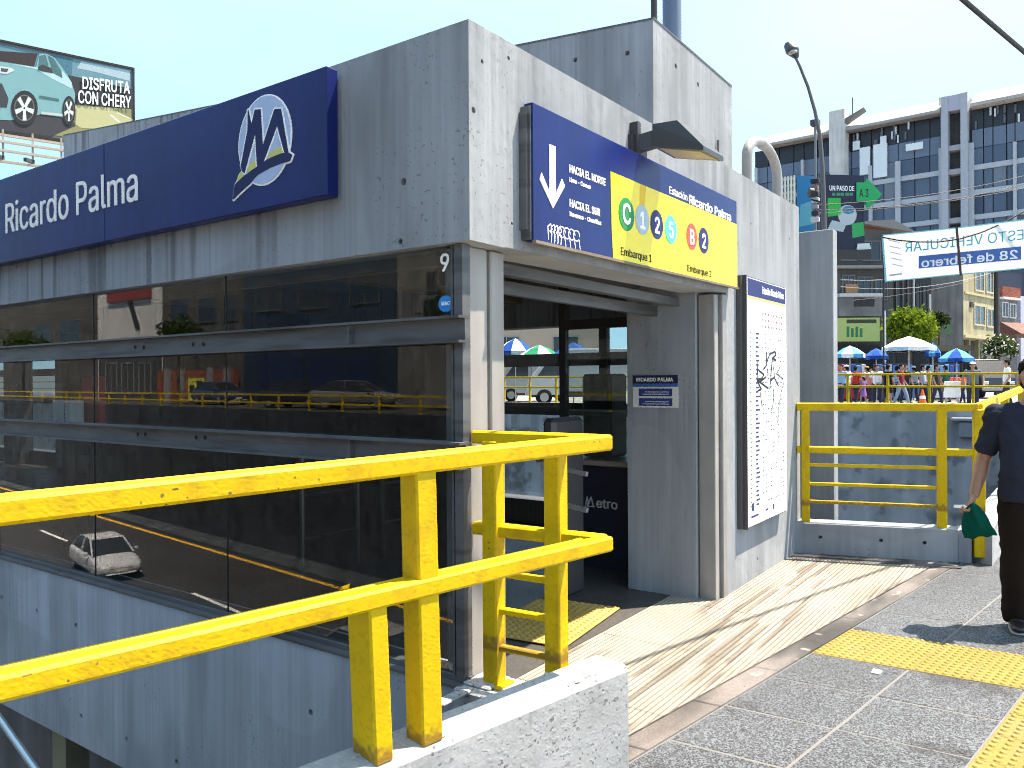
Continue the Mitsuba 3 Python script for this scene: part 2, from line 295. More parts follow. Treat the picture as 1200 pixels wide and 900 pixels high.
far = [tile_poly(9.66, 26, 0, 1.02), tile_poly(-8, -1.36, 0, 1.02), tile_poly(-8, 26, 1.63, 3.19)]
add('paving_beyond', cat([slab(p, -0.05, 0.0) for p in far]), 'granite', parent=pav)
for i in range(22):
    xa = -3.2 + 0.61 * i; add('border_stone', slab(tile_poly(xa, xa + 0.61, -0.135, 0, 0.003), -0.05, 0.002 + dz()), 'border_stone', parent=pav)
rd = extr(sg.Polygon([pt(-45, 3.35), pt(60, 3.35), pt(60, 12), pt(-45, 12)]), 0.03); rd.apply_translation([0, 0, -0.15])
tag(add('road', rd, 'asphalt'), 'asphalt road along the pavement', kind='structure')
add('kerb', extr(sg.Polygon([pt(-45, 3.2), pt(60, 3.2), pt(60, 3.35), pt(-45, 3.35)]), 0.2).apply_translation([0, 0, -0.195]), 'parapet_concrete', parent='road')

# entrance paving: ribbed beige slabs
ent = tag(add('entrance_paving', box(-0.3, 5.2, -1.35, 0.345, -0.058, -0.02), 'floor_tile'), 'sunlit beige ribbed paving in front of the station door', kind='structure')
def ribbed(x0, x1, y0, y1):
    n = int(round((y1 - y0) / 0.030)); w = (y1 - y0) / n; prof = [(y0, -0.05)]
    for i in range(n):
        y = y0 + i * w; prof += [(y, 0.0), (y + 0.08 * w, 0.0), (y + 0.2 * w, 0.005), (y + 0.85 * w, 0.005), (y + 0.97 * w, 0.0)]
    prof += [(y1, 0.0), (y1, -0.05)]
    return basis(extr(sg.Polygon(prof), x1 - x0), (x0, 0, 0), (0, 1, 0), (0, 0, 1), (1, 0, 0))
en = np.array([-0.1464, -0.9892, 0]); e0 = np.array([*pt(2.0, -0.14), 0])
knn = np.array([kn[0], kn[1], 0])
for i in range(6):
    for j in range(4):
        x0 = -0.10 + 0.905 * i; y1 = 0.342 - 0.42 * j
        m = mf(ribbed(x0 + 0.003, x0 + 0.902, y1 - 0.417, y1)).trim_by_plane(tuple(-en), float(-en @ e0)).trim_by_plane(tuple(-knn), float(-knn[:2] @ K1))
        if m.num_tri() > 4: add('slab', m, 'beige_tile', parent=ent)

# trench carriageway (left side, seen in the glass) and its outer walls
GX = 0.055                                                  # plane of the glazing
def lx(Y, a, m, Y0): return 2 * GX - (a + m * (Y - Y0))
tr = extr(sg.Polygon([(-60, -45), (40, -45), (40, 260), (-60, 260)]), 0.3); tr.apply_translation([0, 0, -6.4])
tag(add('trench_road', tr, 'asphalt'), 'sunken asphalt carriageway of the expressway', kind='structure')
def strip(fn, ya, yb, w, z, h=0.004): return extr(sg.Polygon([(fn(ya), ya), (fn(yb), yb), (fn(yb) - w, yb), (fn(ya) - w, ya)]), h).apply_translation([0, 0, z])
yel = lambda Y: lx(Y, 17.45, 0.13, 20); wal = lambda Y: lx(Y, 19.3, 0.12, 20); das = lambda Y: lx(Y, 13.4, 0.15, 20)
add('lane_line', strip(yel, -30, 120, 0.22, -6.099), 'paint', (0.62, 0.33, 0.02), 'trench_road')
for k in range(8):
    y = 20.2 + k * 9.0 - 0.2; add('lane_dash', strip(das, y, y + 4.2, 0.16, -6.099), 'paint', (0.6, 0.6, 0.58), 'trench_road')
sh = extr(sg.Polygon([(wal(-30) + 0.05, -30), (yel(-30) - 0.5, -30), (yel(120) - 0.5, 120), (wal(120) + 0.05, 120)]), 0.09).apply_translation([0, 0, -6.098])
add('shoulder', sh, 'dimmed_concrete', parent='trench_road')
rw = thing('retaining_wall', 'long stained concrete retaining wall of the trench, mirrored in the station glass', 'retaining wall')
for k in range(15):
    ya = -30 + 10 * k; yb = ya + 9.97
    add('wall_panel', extr(sg.Polygon([(wal(ya), ya), (wal(yb), yb), (wal(yb) - 0.5, yb), (wal(ya) - 0.5, ya)]), 6.75).apply_translation([0, 0, -6.4]), 'dimmed_concrete', parent=rw)
gl = extr(sg.Polygon([(wal(-45) - 0.45, -45), (wal(150) - 0.45, 150), (-90, 150), (-90, -45)]), 0.3).apply_translation([0, 0, -0.1])
tag(add('left_street', gl, 'asphalt'), 'street along the far side of the trench', kind='structure')
# right-hand outer wall, plaza behind it
def rx(Y): return 25.6 - 0.10 * Y
rw2 = thing('retaining_wall', 'weathered concrete trench wall with dark patches behind the yellow railing', 'retaining wall')
for k in range(13):
    ya = -2.6 + 7 * k; yb = ya + 6.97
    add('wall_panel', extr(sg.Polygon([(rx(ya), ya), (rx(yb), yb), (rx(yb) + 0.45, yb), (rx(ya) + 0.45, ya)]), 7.08).apply_translation([0, 0, -6.4]), 'dirty_concrete', parent=rw2)
pz = extr(sg.Polygon([(rx(-2.2) + 0.3, -2.2), (rx(140) + 0.3, 140), (170, 140), (170, -70), (rx(-2.2) + 0.3, -70)]), 0.4).apply_translation([0, 0, 0.1])
tag(add('plaza', pz, 'plaza_paving'), 'sunlit open plaza where the street market stands', kind='structure')
gd = box(-900, 900, -900, 900, -7.2, -6.9)
tag(add('ground', gd, 'plaza_paving'), 'ground reaching to the horizon', kind='structure')

# ------------------------------------------------------------------ the station
st = thing('metro_station', 'grey concrete metro station entrance with dark glazed side, open doorway and flat roof', 'station building')
def hole(x, y, ax, v, r=0.016):
    P = on(x, y, ax, v); d = np.zeros(3); d[ax] = 0.06
    return mf(cyl(P - d * 0.2, P + d, r, 10))
polyB = m3.CrossSection([[(0.0, 2.150), (2.97, 2.190), (2.97, -0.05), (4.84, -0.05), (4.84, 3.137), (0.0, 3.067)]])
fB = mf(basis(tm(m3.Manifold.extrude(polyB, 0.25)), (0, 0.25, 0), (1, 0, 0), (0, 0, 1), (0, -1, 0)))
fA = mf(box(0, 0.25, 0.0, 22, 2.150, 3.067))
fas = fB + fA
hs = [hole(x, y, 1, 0, r) for x, y, r in ((555, 129, .014), (565, 72, .010), (596, 68, .010), (880, 262, .012), (925, 280, .010), (600, 262, .008), (888, 655, .012))]
hs += [hole(x, y, 0, 0, r) for x, y, r in ((472.7, 213, .017), (304, 250.5, .012), (240.5, 262, .012), (181.5, 276, .014), (130, 288, .012), (20, 312, .012), (469, 283, .014), (418, 300, .010))]
for h_ in hs: fas = fas - h_
add('fascia', fas, 'concrete', parent=st)
sp = mf(box(0, 0.25, 0.06, 22, -0.82, 0.262))
for x, y in ((43, 716), (89, 733), (142, 754), (95, 839), (148, 866), (207, 893), (364, 835), (2, 700)): sp = sp - hole(x, y, 0, 0, 0.017)
add('spandrel_wall', sp, 'concrete_bounce_lit', parent=st)
add('sill', cat(box(-0.008, 0.2, 0.06, 22, 0.264, 0.278), box(0.035, 0.09, 0.06, 22, 0.279, 0.30)), 'steel_paint', parent=st)
rv = hull([(2.73, 0.45, 2.8), (4.36, 0.45, 2.8), (2.73, 9.3, 2.8), (4.36, 9.3, 2.8), (2.73, 0.45, 4.2), (4.36, 0.45, 4.19), (2.73, 9.3, 4.99), (4.36, 9.3, 4.99)])
rvm = mf(rv)
for x, y, ax, v in ((674, 70, 0, 2.73), (735, 62, 0, 2.73), (792, 77.5, 1, .45), (818, 99, 1, .45), (795, 45, 1, .45), (816, 63, 1, .45), (840, 84, 1, .45)): rvm = rvm - hole(x, y, ax, v, 0.02)
rk = add('roof_volume', rvm, 'concrete', parent=st)
add('coping', [bar((2.735, 0.46, 4.203), (2.735, 9.3, 4.993), 0.02, 0.014), bar((2.73, 0.455, 4.208), (4.355, 0.455, 4.197), 0.02, 0.014)], 'steel_paint', parent=rk)
add('cable_conduit', cyl((3.98, 0.435, 2.9), (3.98, 0.435, 3.62), 0.009, 6), 'paint', (0.1, 0.1, 0.1), rk)
add('roof_slab', cat(box(0.25, 4.6, 0.25, 21.9, 2.72, 2.92), box(4.59, 4.84, 0.25, 22, 2.15, 3.1), box(0.25, 4.59, 21.9, 22.15, 2.15, 3.0)), 'concrete', parent=st)
add('floor_slab', cat(box(0.25, 4.6, 0.35, 22, -0.35, 0.0), box(4.59, 4.84, 0.25, 22, -0.82, 0.262)), 'floor_tile', parent=st)
add('ceiling_beam', [box(0.26, 4.58, y, y + 0.2, 2.42, 2.718) for y in (2.9, 5.8, 8.7, 11.6, 14.5)] + [box(1.1, 1.2, 0.7, 2.9, 2.5, 2.6)], 'soffit', parent=st)
add('ceiling_panel', box(0.9, 3.4, 0.6, 2.88, 2.66, 2.715), 'paint', (0.42, 0.33, 0.16), st)
add('inner_wall', box(2.76, 2.93, 0.15, 0.69, 0.0, 2.70), 'concrete', parent=st)
add('inner_wall', box(2.95, 4.55, 8.6, 8.75, 0, 2.7), 'paint', (0.05, 0.055, 0.04), st, jit=.2)
# steel at the corner and door
add('column', cat(box(0.085, 0.232, 0.085, 0.21, 0.0, 2.148, .006), box(0.256, 0.36, 0.085, 0.2, 0.0, 2.148, .006), box(0.2, 0.29, 0.13, 0.19, 0.0, 2.147)), 'zinc', parent=st)
add('corner_mullion', [box(0.03, 0.083, 0.066, 0.112, 0.28, 2.148), box(0.042, 0.054, 0.128, 0.14, 0.28, 2.148)], 'steel_paint', parent=st)
add('door_jamb', cat(box(2.79, 2.865, 0.02, 0.14, 0.0, 2.17, .005), box(2.885, 2.969, -0.004, 0.145, 0.0, 2.176, .005), box(2.86, 2.89, 0.06, 0.13, 0.0, 2.17)), 'zinc', parent=st)
add('door_header', [box(0.37, 2.968, 0.27, 0.33, 2.095, 2.15), box(0.36, 2.76, 0.44, 0.48, 2.03, 2.10)], 'steel_paint', parent=st)
add('shutter_roll', cyl((0.3, 0.62, 2.36), (2.74, 0.62, 2.36), 0.12, 18), 'steel_paint', parent=st, smooth=40)
# guard beams, panes
def ibeam(y0, y1, z0, z1, x=0.02, sgn=1):
    xo, xi, w = x - 0.042 * sgn, x + 0.03 * sgn, x
    return cat(box(xo, xi, y0, y1, z1 - 0.011, z1), box(xo, xi, y0, y1, z0, z0 + 0.011), box(w, w + 0.008, y0, y1, z0 + 0.011, z1 - 0.011))
for z0, z1, hx in ((1.725, 1.84, ((158, 407), (168, 407), (226, 403.5), (238, 403.5))), (1.19, 1.305, ((161, 509), (170, 509), (229.5, 512.5), (240, 513)))):
    b = add('guard_beam', ibeam(0.045, 22, z0, z1), 'steel_paint', parent=st)
    for x, y in hx:
        P = on(x, y, 0, 0.017); add('bolt_hole', cyl(P, P + [0.002, 0, 0], 0.012, 10), 'paint', (0.008, 0.008, 0.008), b)
    add('splice_plate', box(-.005, 0.019, 0.72, 0.735, z0 + 0.012, z1 - 0.012), 'steel_paint', parent=b)
    add('guard_beam', ibeam(0.3, 22, z0 - 0.0, z1 + 0.02, 4.74, -1), 'steel_paint', parent=st)
ys = [0.112, 1.757, 3.191, 4.625] + [4.625 + 1.434 * k for k in range(1, 12)]
def pane(x, y0, y1, z0, z1): return trimesh.Trimesh([(x, y0, z0), (x, y1, z0), (x, y1, z1), (x, y0, z1)], [[0, 2, 1], [0, 3, 2]], process=False)
for a, b in zip(ys[:-1], ys[1:]):
    add('pane', pane(GX, a + 0.0025, b - 0.0025, 0.30, 2.149), 'glass', parent=st)
add('pane_joint', [box(GX - .004, GX + .004, y - 0.0025, y + 0.0025, 0.30, 2.149) for y in ys[1:]], 'paint', (0.01, 0.01, 0.01), st)
for a, b in zip([0.3, 2.0, 13.3, 16.5], [1.9, 3.7, 16.4, 19.6]):
    add('pane', pane(4.70, a, b, 0.33, 2.149), 'clear_glass', parent=st)
for a, b in ((3.79, 6.8), (7.08, 10.0), (10.28, 13.2)): add('back_panel', box(4.62, 4.70, a, b, 0.262, 2.149), 'paint', (.035, .036, .034), st, jit=.3)
add('mullion', [box(4.66, 4.735, y, y + 0.09, 0.262, 2.15) for y in (1.9, 3.7)] + [box(4.5, 4.66, y, y + 0.28, 0, 2.7) for y in (6.8, 10.0, 13.2, 16.4)], 'steel_paint', parent=st)
add('ceiling_track', [box(0.16, 0.2, 0.3, 22, 2.09, 2.148)], 'soffit', parent=st)
q = on(21, 420, 0, 4.5); add('hall_column', [box(4.35, 4.65, q[1] - .28, q[1] + .28, 0, 2.72), box(4.35, 4.65, q[1] - 8.5, q[1] - 8.0, 0, 2.72)], 'paint', (.045, .048, .052), st)
# rooms and stair below
add('lower_column', [box(0.42, 0.6, 4.40, 4.62, -6.1, -0.82), box(0.42, 0.6, 10.4, 10.62, -6.1, -0.82), box(0.42, 0.6, 16.4, 16.62, -6.1, -0.82)], 'stucco_olive', parent=st)
add('lower_wall', [box(1.4, 1.6, 0.4, 22, -6.1, -0.36), box(0.0, 4.84, -0.05, 0.3, -6.1, -0.83)], 'stucco_grey', parent=st)
add('platform', box(-1.6, 1.4, 3.0, 60, -6.1, -5.0), 'dirty_concrete', parent=st)
hr = [(-0.52, y, z) for y, z in ((3.9, -0.16), (2.9, -0.545), (1.2, -1.2), (0.6, -1.43))]
add('stair_handrail', cat(tube(hr, 0.021, 10), [cyl((-0.5, y, -3.0), (-0.52, y, -0.545 + 0.386 * (y - 2.9)), 0.014, 8) for y in (3.4, 2.2)]), 'metal', (0.5, 0.6, 0.66), st, smooth=50)
add('stair_step', [box(-0.9, 0.0, 0.2 + 0.28 * k, 0.5 + 0.28 * k, -4.4 + 0.17 * k, -4.2 + 0.17 * k) for k in range(16)], 'stucco_dark', parent=st)
# masts on the roof
add('mast', cyl((3.82, 0.95, 2.9), (3.82, 0.95, 6.2), 0.028, 10), 'paint', (0.03, 0.03, 0.035), st)
add('mast', cyl((4.2, 0.95, 2.9), (4.2, 0.95, 6.6), 0.085, 16), 'paint', (0.10, 0.14, 0.22), st, smooth=50)

# fittings in the hall
tk = thing('ticket_counter', 'dark blue ticket counter with a pale lettered front inside the doorway', 'counter')
add('front_panel', box(3.2, 3.25, 0.72, 1.55, 0.0, 0.86), 'satin', (0.012, 0.014, 0.03), tk)
add('counter_top', box(3.1, 3.9, 0.72, 1.75, 0.862, 0.905, .006), 'satin', (0.28, 0.24, 0.2), tk)
def metro_mark(h, d=0.004):
    M = so.unary_union([ribbon([(0, 0), (0.22, 1), (0.3, 0.15), (0.62, 1), (0.86, 0.12)], 0.13).intersection(sg.box(-1, 0, 2, 1.0)), ribbon([(-0.22, -0.3), (0.1, -0.02), (0.55, 0.1), (1.0, 0.1)], 0.09)])
    from shapely import affinity
    return extr(affinity.scale(M, h, h, origin=(0, 0)), d)
P = on(686, 594, 0, 3.2)
o = (3.201, P[1], P[2])
add('lettering', cat(onface(metro_mark(0.09), o, (0, -1, 0), (-1, 0, 0)), onface(text('etro', 0.2, 0.075, True, .004), (3.201, P[1] - 0.105, P[2] + 0.006), (0, -1, 0), (-1, 0, 0))), 'paint', (0.5, 0.5, 0.48), tk)
add('glazing', box(3.21, 3.22, 0.75, 1.5, 0.91, 2.0), 'clear_glass', parent=tk)
add('glazing_frame', cat(box(3.19, 3.25, 0.72, 0.76, 0.91, 2.6), box(3.19, 3.25, 1.5, 1.56, 0.91, 2.6), box(3.19, 3.25, 0.72, 1.56, 2.0, 2.08)), 'satin', (0.02, 0.02, 0.022), tk)
add('ticket_machine', cat(box(3.3, 3.6, 1.12, 1.4, 0.91, 1.62, .02), box(3.27, 3.31, 1.16, 1.36, 1.25, 1.5, .01)), 'satin', (0.02, 0.02, 0.022), tk)
ts = thing('turnstile', 'dark rounded turnstile post in the station hall', 'turnstile')
P = at(649, 500, 5.6); add('body', cat(box(P[0] - .07, P[0] + .35, P[1] - .05, P[1] + .06, 0, 1.3, .03)), 'satin', (0.05, 0.05, 0.055), ts)
add('arm', [bar((P[0] - .02, P[1] - .06, 0.95 + dz_), (P[0] - .02, P[1] - .28, 0.92 + dz_), .03) for dz_ in (0, -.25)], 'metal', (0.6, 0.6, 0.62), ts)
lt = thing('litter_bin', 'dark brown box cabinet beside the turnstile', 'cabinet')
add('body', box(2.4, 2.75, 2.1, 2.5, 0, 0.95, .01), 'paint', (0.03, 0.02, 0.016), lt); add('lid', box(2.38, 2.77, 2.08, 2.52, 0.951, 0.985, .008), 'satin', (0.2, 0.2, 0.2), lt)
for i in range(3):
    P = at(604 + 9 * i, 560, 6.6)
    r_ = thing('queue_barrier', ['nearest', 'middle', 'farthest'][i] + ' of three steel queue barriers in the station hall', 'barrier', 'steel queue barriers in the hall')
    Q = np.array([1.6 + 0.9 * i, 3.0, 0])
    add('frame', cat(cyl(Q, Q + [0, 0, 1.0], .02, 8), cyl(Q + [.6, 0, 0], Q + [.6, 0, 1.0], .02, 8)), 'metal', (0.12, 0.12, 0.12), r_)
    add('crossbar', [cyl(Q + [0, 0, z], Q + [.6, 0, z], .015, 8) for z in (.3, .65, .98)], 'metal', (0.14, 0.14, 0.14), r_)
cb = thing('white_cabinet', 'white box cabinet behind the glass beside a dark red panel', 'cabinet')
P = on(83, 493, 0, .55); Q = on(61, 493, 0, .55); add('body', box(.55, .66, P[1], Q[1], 1.20, on(72, 469, 0, .55)[2], .01), 'paint', (0.9, 0.92, 0.95), cb); add('door_seam', box(.546, .55, P[1] + .1, P[1] + .104, 1.23, 1.4), 'paint', (.1, .1, .1), cb); add('stand', [box(.57, .64, (P[1] + Q[1]) / 2 - .03, (P[1] + Q[1]) / 2 + .03, .02, 1.199), box(.5, .7, P[1] + .05, Q[1] - .05, .0, .02)], 'paint', (.02, .02, .02), cb)
P = on(117, 493, 0, .75); Q = on(96, 493, 0, .75); rp_ = thing('red_panel', 'dark red display panel standing behind the glass right of the white cabinet', 'panel')
add('board', box(.75, .80, P[1], Q[1], 1.2, on(106, 441, 0, .75)[2]), 'paint', (.5, .03, .035), rp_); add('leg', [box(.76, .79, y, y + .03, 0.001, 1.199) for y in (P[1] + .05, Q[1] - .1)], 'paint', (.02, .02, .02), rp_)
# tactile mat just inside
tmx = thing('tactile_mat', 'worn yellow studded floor mat in the shade inside the doorway', 'tactile mat')
ca, sa = math.cos(0.12), math.sin(0.12)
for i in range(3):
    for j in range(2):
        q = [(1.33 + (a * ca - b * sa), 0.37 + (a * sa + b * ca)) for a, b in ((.3 * i + .002, .3 * j + .002), (.3 * i + .298, .3 * j + .002), (.3 * i + .298, .3 * j + .298), (.3 * i + .002, .3 * j + .298))]
        add('tactile_tile', cat(slab(q, 0.0095, 0.016, .002), domes(q, 6, 0.016)), 'tactile_worn', parent=tmx)

# ------------------------------------------------------------------ signs on the station
WHITE, NAVY = (0.8, 0.8, 0.8), (0.012, 0.02, 0.12)
s1 = thing('station_name_sign', 'long blue sign with the white station name and round emblem across the shaded side', 'sign')
add('panel', box(-0.1, -0.03, 0.757, 2.742, 2.425, 3.02, .004), 'sign_blue', parent=s1)
add('panel', box(-0.1, -0.03, 2.747, 5.6, 2.425, 3.02, .004), 'sign_blue', parent=s1)
add('bracket', [box(-0.03, 0.0, y, y + 0.05, z, z + .06) for y in (0.9, 1.8, 2.9, 3.9, 5.0) for z in (2.47, 2.9)] + [box(-0.028, 0.0, 0.79, 0.81, 2.45, 3.0)], 'steel_paint', parent=s1)
A_ = dict(ex=(0, -1, 0), n=(-1, 0, 0))
add('lettering', onface(text('Ricardo Palma', 1.72, 0.205, False, .006), (-0.1005, 4.085, 2.625), **A_), 'paint', WHITE, s1)
el = sg.Polygon([(-(1.205 + 0.2 * math.cos(a)), 2.757 + 0.215 * math.sin(a)) for a in np.arange(48) * math.pi / 24])
Mp = sg.Polygon([(-y, z) for y, z in [(1.385, 2.655), (1.327, 2.829), (1.324, 2.925), (1.298, 2.842), (1.269, 2.916), (1.227, 2.909), (1.212, 2.721), (1.117, 2.887), (1.071, 2.879), (1.02, 2.665), (1.045, 2.672), (1.098, 2.814), (1.201, 2.659), (1.219, 2.636), (1.254, 2.642), (1.267, 2.81), (1.358, 2.621), (1.37, 2.63)]]).buffer(0.004)
SWp = sg.Polygon([(-y, z) for y, z in [(1.456, 2.5), (1.44, 2.572), (1.371, 2.602), (1.254, 2.636), (1.171, 2.658), (1.09, 2.667), (1.023, 2.667), (0.993, 2.648), (1.01, 2.622), (1.074, 2.62), (1.16, 2.612), (1.255, 2.593), (1.316, 2.561), (1.39, 2.53)]])
grn = so.unary_union([sg.Polygon([(-y, z) for y, z in q]) for q in ([(1.358, 2.624), (1.315, 2.658), (1.272, 2.675), (1.25, 2.637), (1.315, 2.62)], [(1.195, 2.653), (1.142, 2.694), (1.067, 2.706), (1.045, 2.671), (1.102, 2.665), (1.148, 2.66)], [(1.44, 2.565), (1.408, 2.617), (1.37, 2.636), (1.362, 2.605), (1.389, 2.59)])])
white_rim = so.unary_union([el.buffer(0.008), SWp.buffer(0.009), grn.buffer(0.006)])
em = add('emblem', onface(extr(white_rim, .004), (-0.1005, 0, 0), **A_), 'paint', WHITE, s1)
add('emblem_disc', onface(extr(el.difference(SWp), .006), (-0.1005, 0, 0), **A_), 'paint', (0.36, 0.46, 0.66), em)
add('emblem_slope', onface(extr(grn.difference(SWp), .0075), (-0.1005, 0, 0), **A_), 'paint', (0.52, 0.52, 0.16), em)
inner_cut = Mp.buffer(0.008)
add('emblem_outline', onface(extr(inner_cut.difference(Mp).intersection(el.buffer(.01)), .009), (-0.1005, 0, 0), **A_), 'paint', WHITE, em)
add('emblem_letter', onface(extr(so.unary_union([Mp, SWp]), .0095), (-0.1005, 0, 0), **A_), 'paint', (0.006, 0.012, 0.075), em)

s2 = thing('direction_sign', 'blue and yellow direction sign with a white arrow above the doorway', 'sign')
SH = 0.0125
def shear(m):
    m = m.copy(); v = np.asarray(m.vertices).copy(); v[:, 2] += SH * v[:, 0]; m.vertices = v; return m
B_ = dict(ex=(1, 0, 0), n=(0, -1, 0))
def onB(name, m, y, mat, col=None, o=(0, 0), parent=s2):
    return add(name, shear(onface(m, (o[0], y, o[1]), **B_)), mat, col, parent)
add('panel', shear(box(0.385, 3.03, -0.06, -0.012, 2.19, 2.815, .003)), 'sign_blue', parent=s2)
add('backing_frame', shear(cat(box(0.36, 3.0, -0.04, 0.002, 2.24, 2.77), box(0.375, 0.395, -0.052, 0.0, 2.195, 2.80))), 'steel_paint', parent=s2)
yl = onB('yellow_field', extr(sg.Polygon([(1.115, 2.648), (3.028, 2.648), (3.028, 2.193), (1.14, 2.193), (1.125, 2.35)]), .004), -0.0585, 'sign_yellow')
ar = so.unary_union([sg.box(0.518, 2.44, 0.577, 2.657), ribbon([(0.455, 2.487), (0.548, 2.385), (0.642, 2.500)], 0.062)]).intersection(sg.box(0.4, 2.3, 0.7, 2.66))
ar = so.unary_union([sg.box(0.52, 2.40, 0.574, 2.655), sg.Polygon([(0.437, 2.475), (0.452, 2.51), (0.52, 2.43), (0.574, 2.43), (0.63, 2.515), (0.655, 2.485), (0.548, 2.362)])])
onB('arrow', extr(ar, .004), -0.0595, 'paint', WHITE)
for s, w, h, x, z, bd in (('HACIA EL NORTE', .36, .036, .70, 2.562, True), ('Lima - Comas', .205, .021, .70, 2.516, True), ('HACIA EL SUR', .30, .036, .70, 2.395, True), ('Barranco - Chorrillos', .31, .021, .70, 2.350, True), ('Estación', .27, .044, 1.858, 2.665, False), ('Ricardo Palma', .75, .055, 2.158, 2.655, True)):
    onB('lettering', text(s, w, h, bd), -0.0595, 'paint', WHITE, (x, z))
for s, w, x in (('Embarque 1', .38, 1.224), ('Embarque 2', .40, 2.121)):
    onB('lettering', text(s, w, .042), -0.0625, 'paint', (0.015, 0.015, 0.02), (x, 2.222))
for s, x, c in (('C', 1.291, (0.01, 0.2, 0.05)), ('1', 1.484, (0.33, 0.42, 0.5)), ('2', 1.674, (0.012, 0.018, 0.12)), ('5', 1.872, (0.08, 0.5, 0.62)), ('B', 2.192, (0.66, 0.08, 0.06)), ('2', 2.391, (0.012, 0.018, 0.12))):
    rr = 0.086 if s == 'C' else 0.08
    z = 2.449
    k = onB('route_circle', extr(disc(x, z, rr + .004, rr + .004), .003), -0.0622, 'paint', c)
    t = text(s, None, .105 if s == 'C' else .092, True); w = np.asarray(t.vertices)[:, 0].max()
    onB('route_letter', t, -0.0648, 'paint', WHITE, (x - w / 2, z - .05), parent=k)
onB('tape_patch', extr(sg.Polygon([(1.46, 2.646), (1.54, 2.646), (1.515, 2.52), (1.45, 2.52)]), .001), -0.0622, 'paint', (0.62, 0.42, 0.02))
onB('bottom_lip', box(0.385, 3.03, 2.178, 2.192, 0, 0.02), -0.055, 'soffit')
gr = so.unary_union([ribbon([(0.51 + 0.028 * i + a, 2.212 + b) for a, b in ((0, 0), (-.004, .06), (.02, .075), (.032, .05), (.012, .04), (.03, .03), (.026, -.01))], .005) for i in range(4)] + [ribbon([(0.63 + 0.045 * i + .03 * math.cos(t), 2.262 + .026 * math.sin(t)) for t in np.linspace(0, 5.6, 14)] + [(0.665 + 0.045 * i, 2.20)], .005) for i in range(4)])
onB('graffiti', extr(gr, .0012), -0.0595, 'paint', WHITE)

s3 = thing('timetable_board', 'white timetable board with black scribbles fixed to the sunlit wall', 'notice board')
X0, X1, Z0, Z1 = 3.225, 4.215, 0.458, 2.33
add('panel', box(X0, X1, -0.062, -0.05, Z0, Z1), 'paint', (0.78, 0.8, 0.8), s3)
add('case', cat(box(X0 - .012, X1 + .004, -0.05, 0.002, Z0 - .012, Z1 + .012), box(X0 - .012, X0, -0.066, -0.05, Z0 - .012, Z1 + .012), box(X0 - .05, X0 - .0125, -0.036, 0.002, Z0 - .006, Z1 + .006)), 'satin', (0.06, 0.06, 0.062), s3)
def onT(name, m, y, col, o=(0, 0), mat='paint'):
    if isinstance(m, list): return [onT(name, q, y, col, o, mat) for q in m][0]
    return add(name, onface(m, (o[0], y, o[1]), **B_), mat, col, s3)
onT('header', box(X0 + .02, X1 - .02, Z1 - .135, Z1 - .006, 0, .002), -0.0618, NAVY)
onT('header_rule', box(X0 + .02, X1 - .02, Z1 - .155, Z1 - .14, 0, .002), -0.0618, (0.7, 0.5, 0.1))
onT('lettering', text('Estación Ricardo Palma', .55, .052, True, .002), -0.0635, WHITE, (X0 + .36, Z1 - .095))
rows, dots, heads = [], [], []
for r in range(40):
    z = Z1 - 0.42 - 0.0345 * r
    if z < Z0 + 0.12: break
    rows.append(box(X0 + .34, X1 - .05, z, z + .0035, 0, .002))
    w = rng.uniform(.04, .1); dots.append(box(X0 + .2, X0 + .2 + w, z, z + .014, 0, .002))
    heads.append(box(X0 + .07, X0 + .1, z + .002, z + .01, 0, .002))
    for c in range(9):
        if rng.random() < .5: dots.append(box(X0 + .36 + .065 * c, X0 + .36 + .065 * c + rng.uniform(.012, .045), z + .006, z + .013, 0, .002))
onT('rule', rows, -0.0618, (0.38, 0.44, 0.52)); tag(onT('row_text', cat(dots, heads), -0.0618, (0.03, 0.04, 0.12)), kind='stuff')
gt = []
for r in range(3):
    for c in range(8): gt.append(box(X0 + .36 + .07 * c, X0 + .36 + .07 * c + .028, Z1 - .26 - .05 * r, Z1 - .242 - .05 * r, 0, .002))
tag(onT('route_key', cat(gt), -0.0618, (0.25, 0.1, 0.14)), kind='stuff'); onT('route_key', box(X0 + .33, X0 + .5, Z1 - .38, Z1 - .22, 0, .001), -0.0618, (0.55, 0.72, 0.85))
onT('footer', cat(box(X0 + .1, X0 + .14, Z0 + .11, Z0 + .17, 0, .002), box(X0 + .08, X0 + .25, Z0 + .06, Z0 + .075, 0, .002), box(X0 + .42, X0 + .48, Z0 + .07, Z0 + .085, 0, .002), box(X0 + .6, X0 + .64, Z0 + .06, Z0 + .1, 0, .002)), -0.0618, (0.03, 0.04, 0.14))
def bw(x, y): q = on(x, y, 1, -0.062); return (q[0], q[2])
scr = [[(898, 413), (898, 428), (895, 432)], [(898, 425), (902, 415), (908, 412), (909, 416), (905, 420), (909, 422)], [(905, 420), (903, 440)], [(889, 434), (895, 439), (893, 443), (888, 446), (900, 455)], [(888, 424), (887, 446), (892, 456), (888, 458)], [(891, 447), (897, 442)], [(904, 432), (902, 455)], [(903, 446), (907, 442), (912, 452)], [(914, 430), (910, 438), (917, 444), (918, 450), (915, 460), (912, 480), (911, 496)], [(891, 460), (893, 478)], [(906, 456), (906, 472), (904, 481)], [(906, 430), (908, 441)], [(899, 432), (900, 444)]]
onT('graffiti', extr(so.unary_union([ribbon([bw(*p) for p in l], .016 if i < 8 else .009) for i, l in enumerate(scr)]), .002), -0.0625, (0.006, 0.006, 0.012))

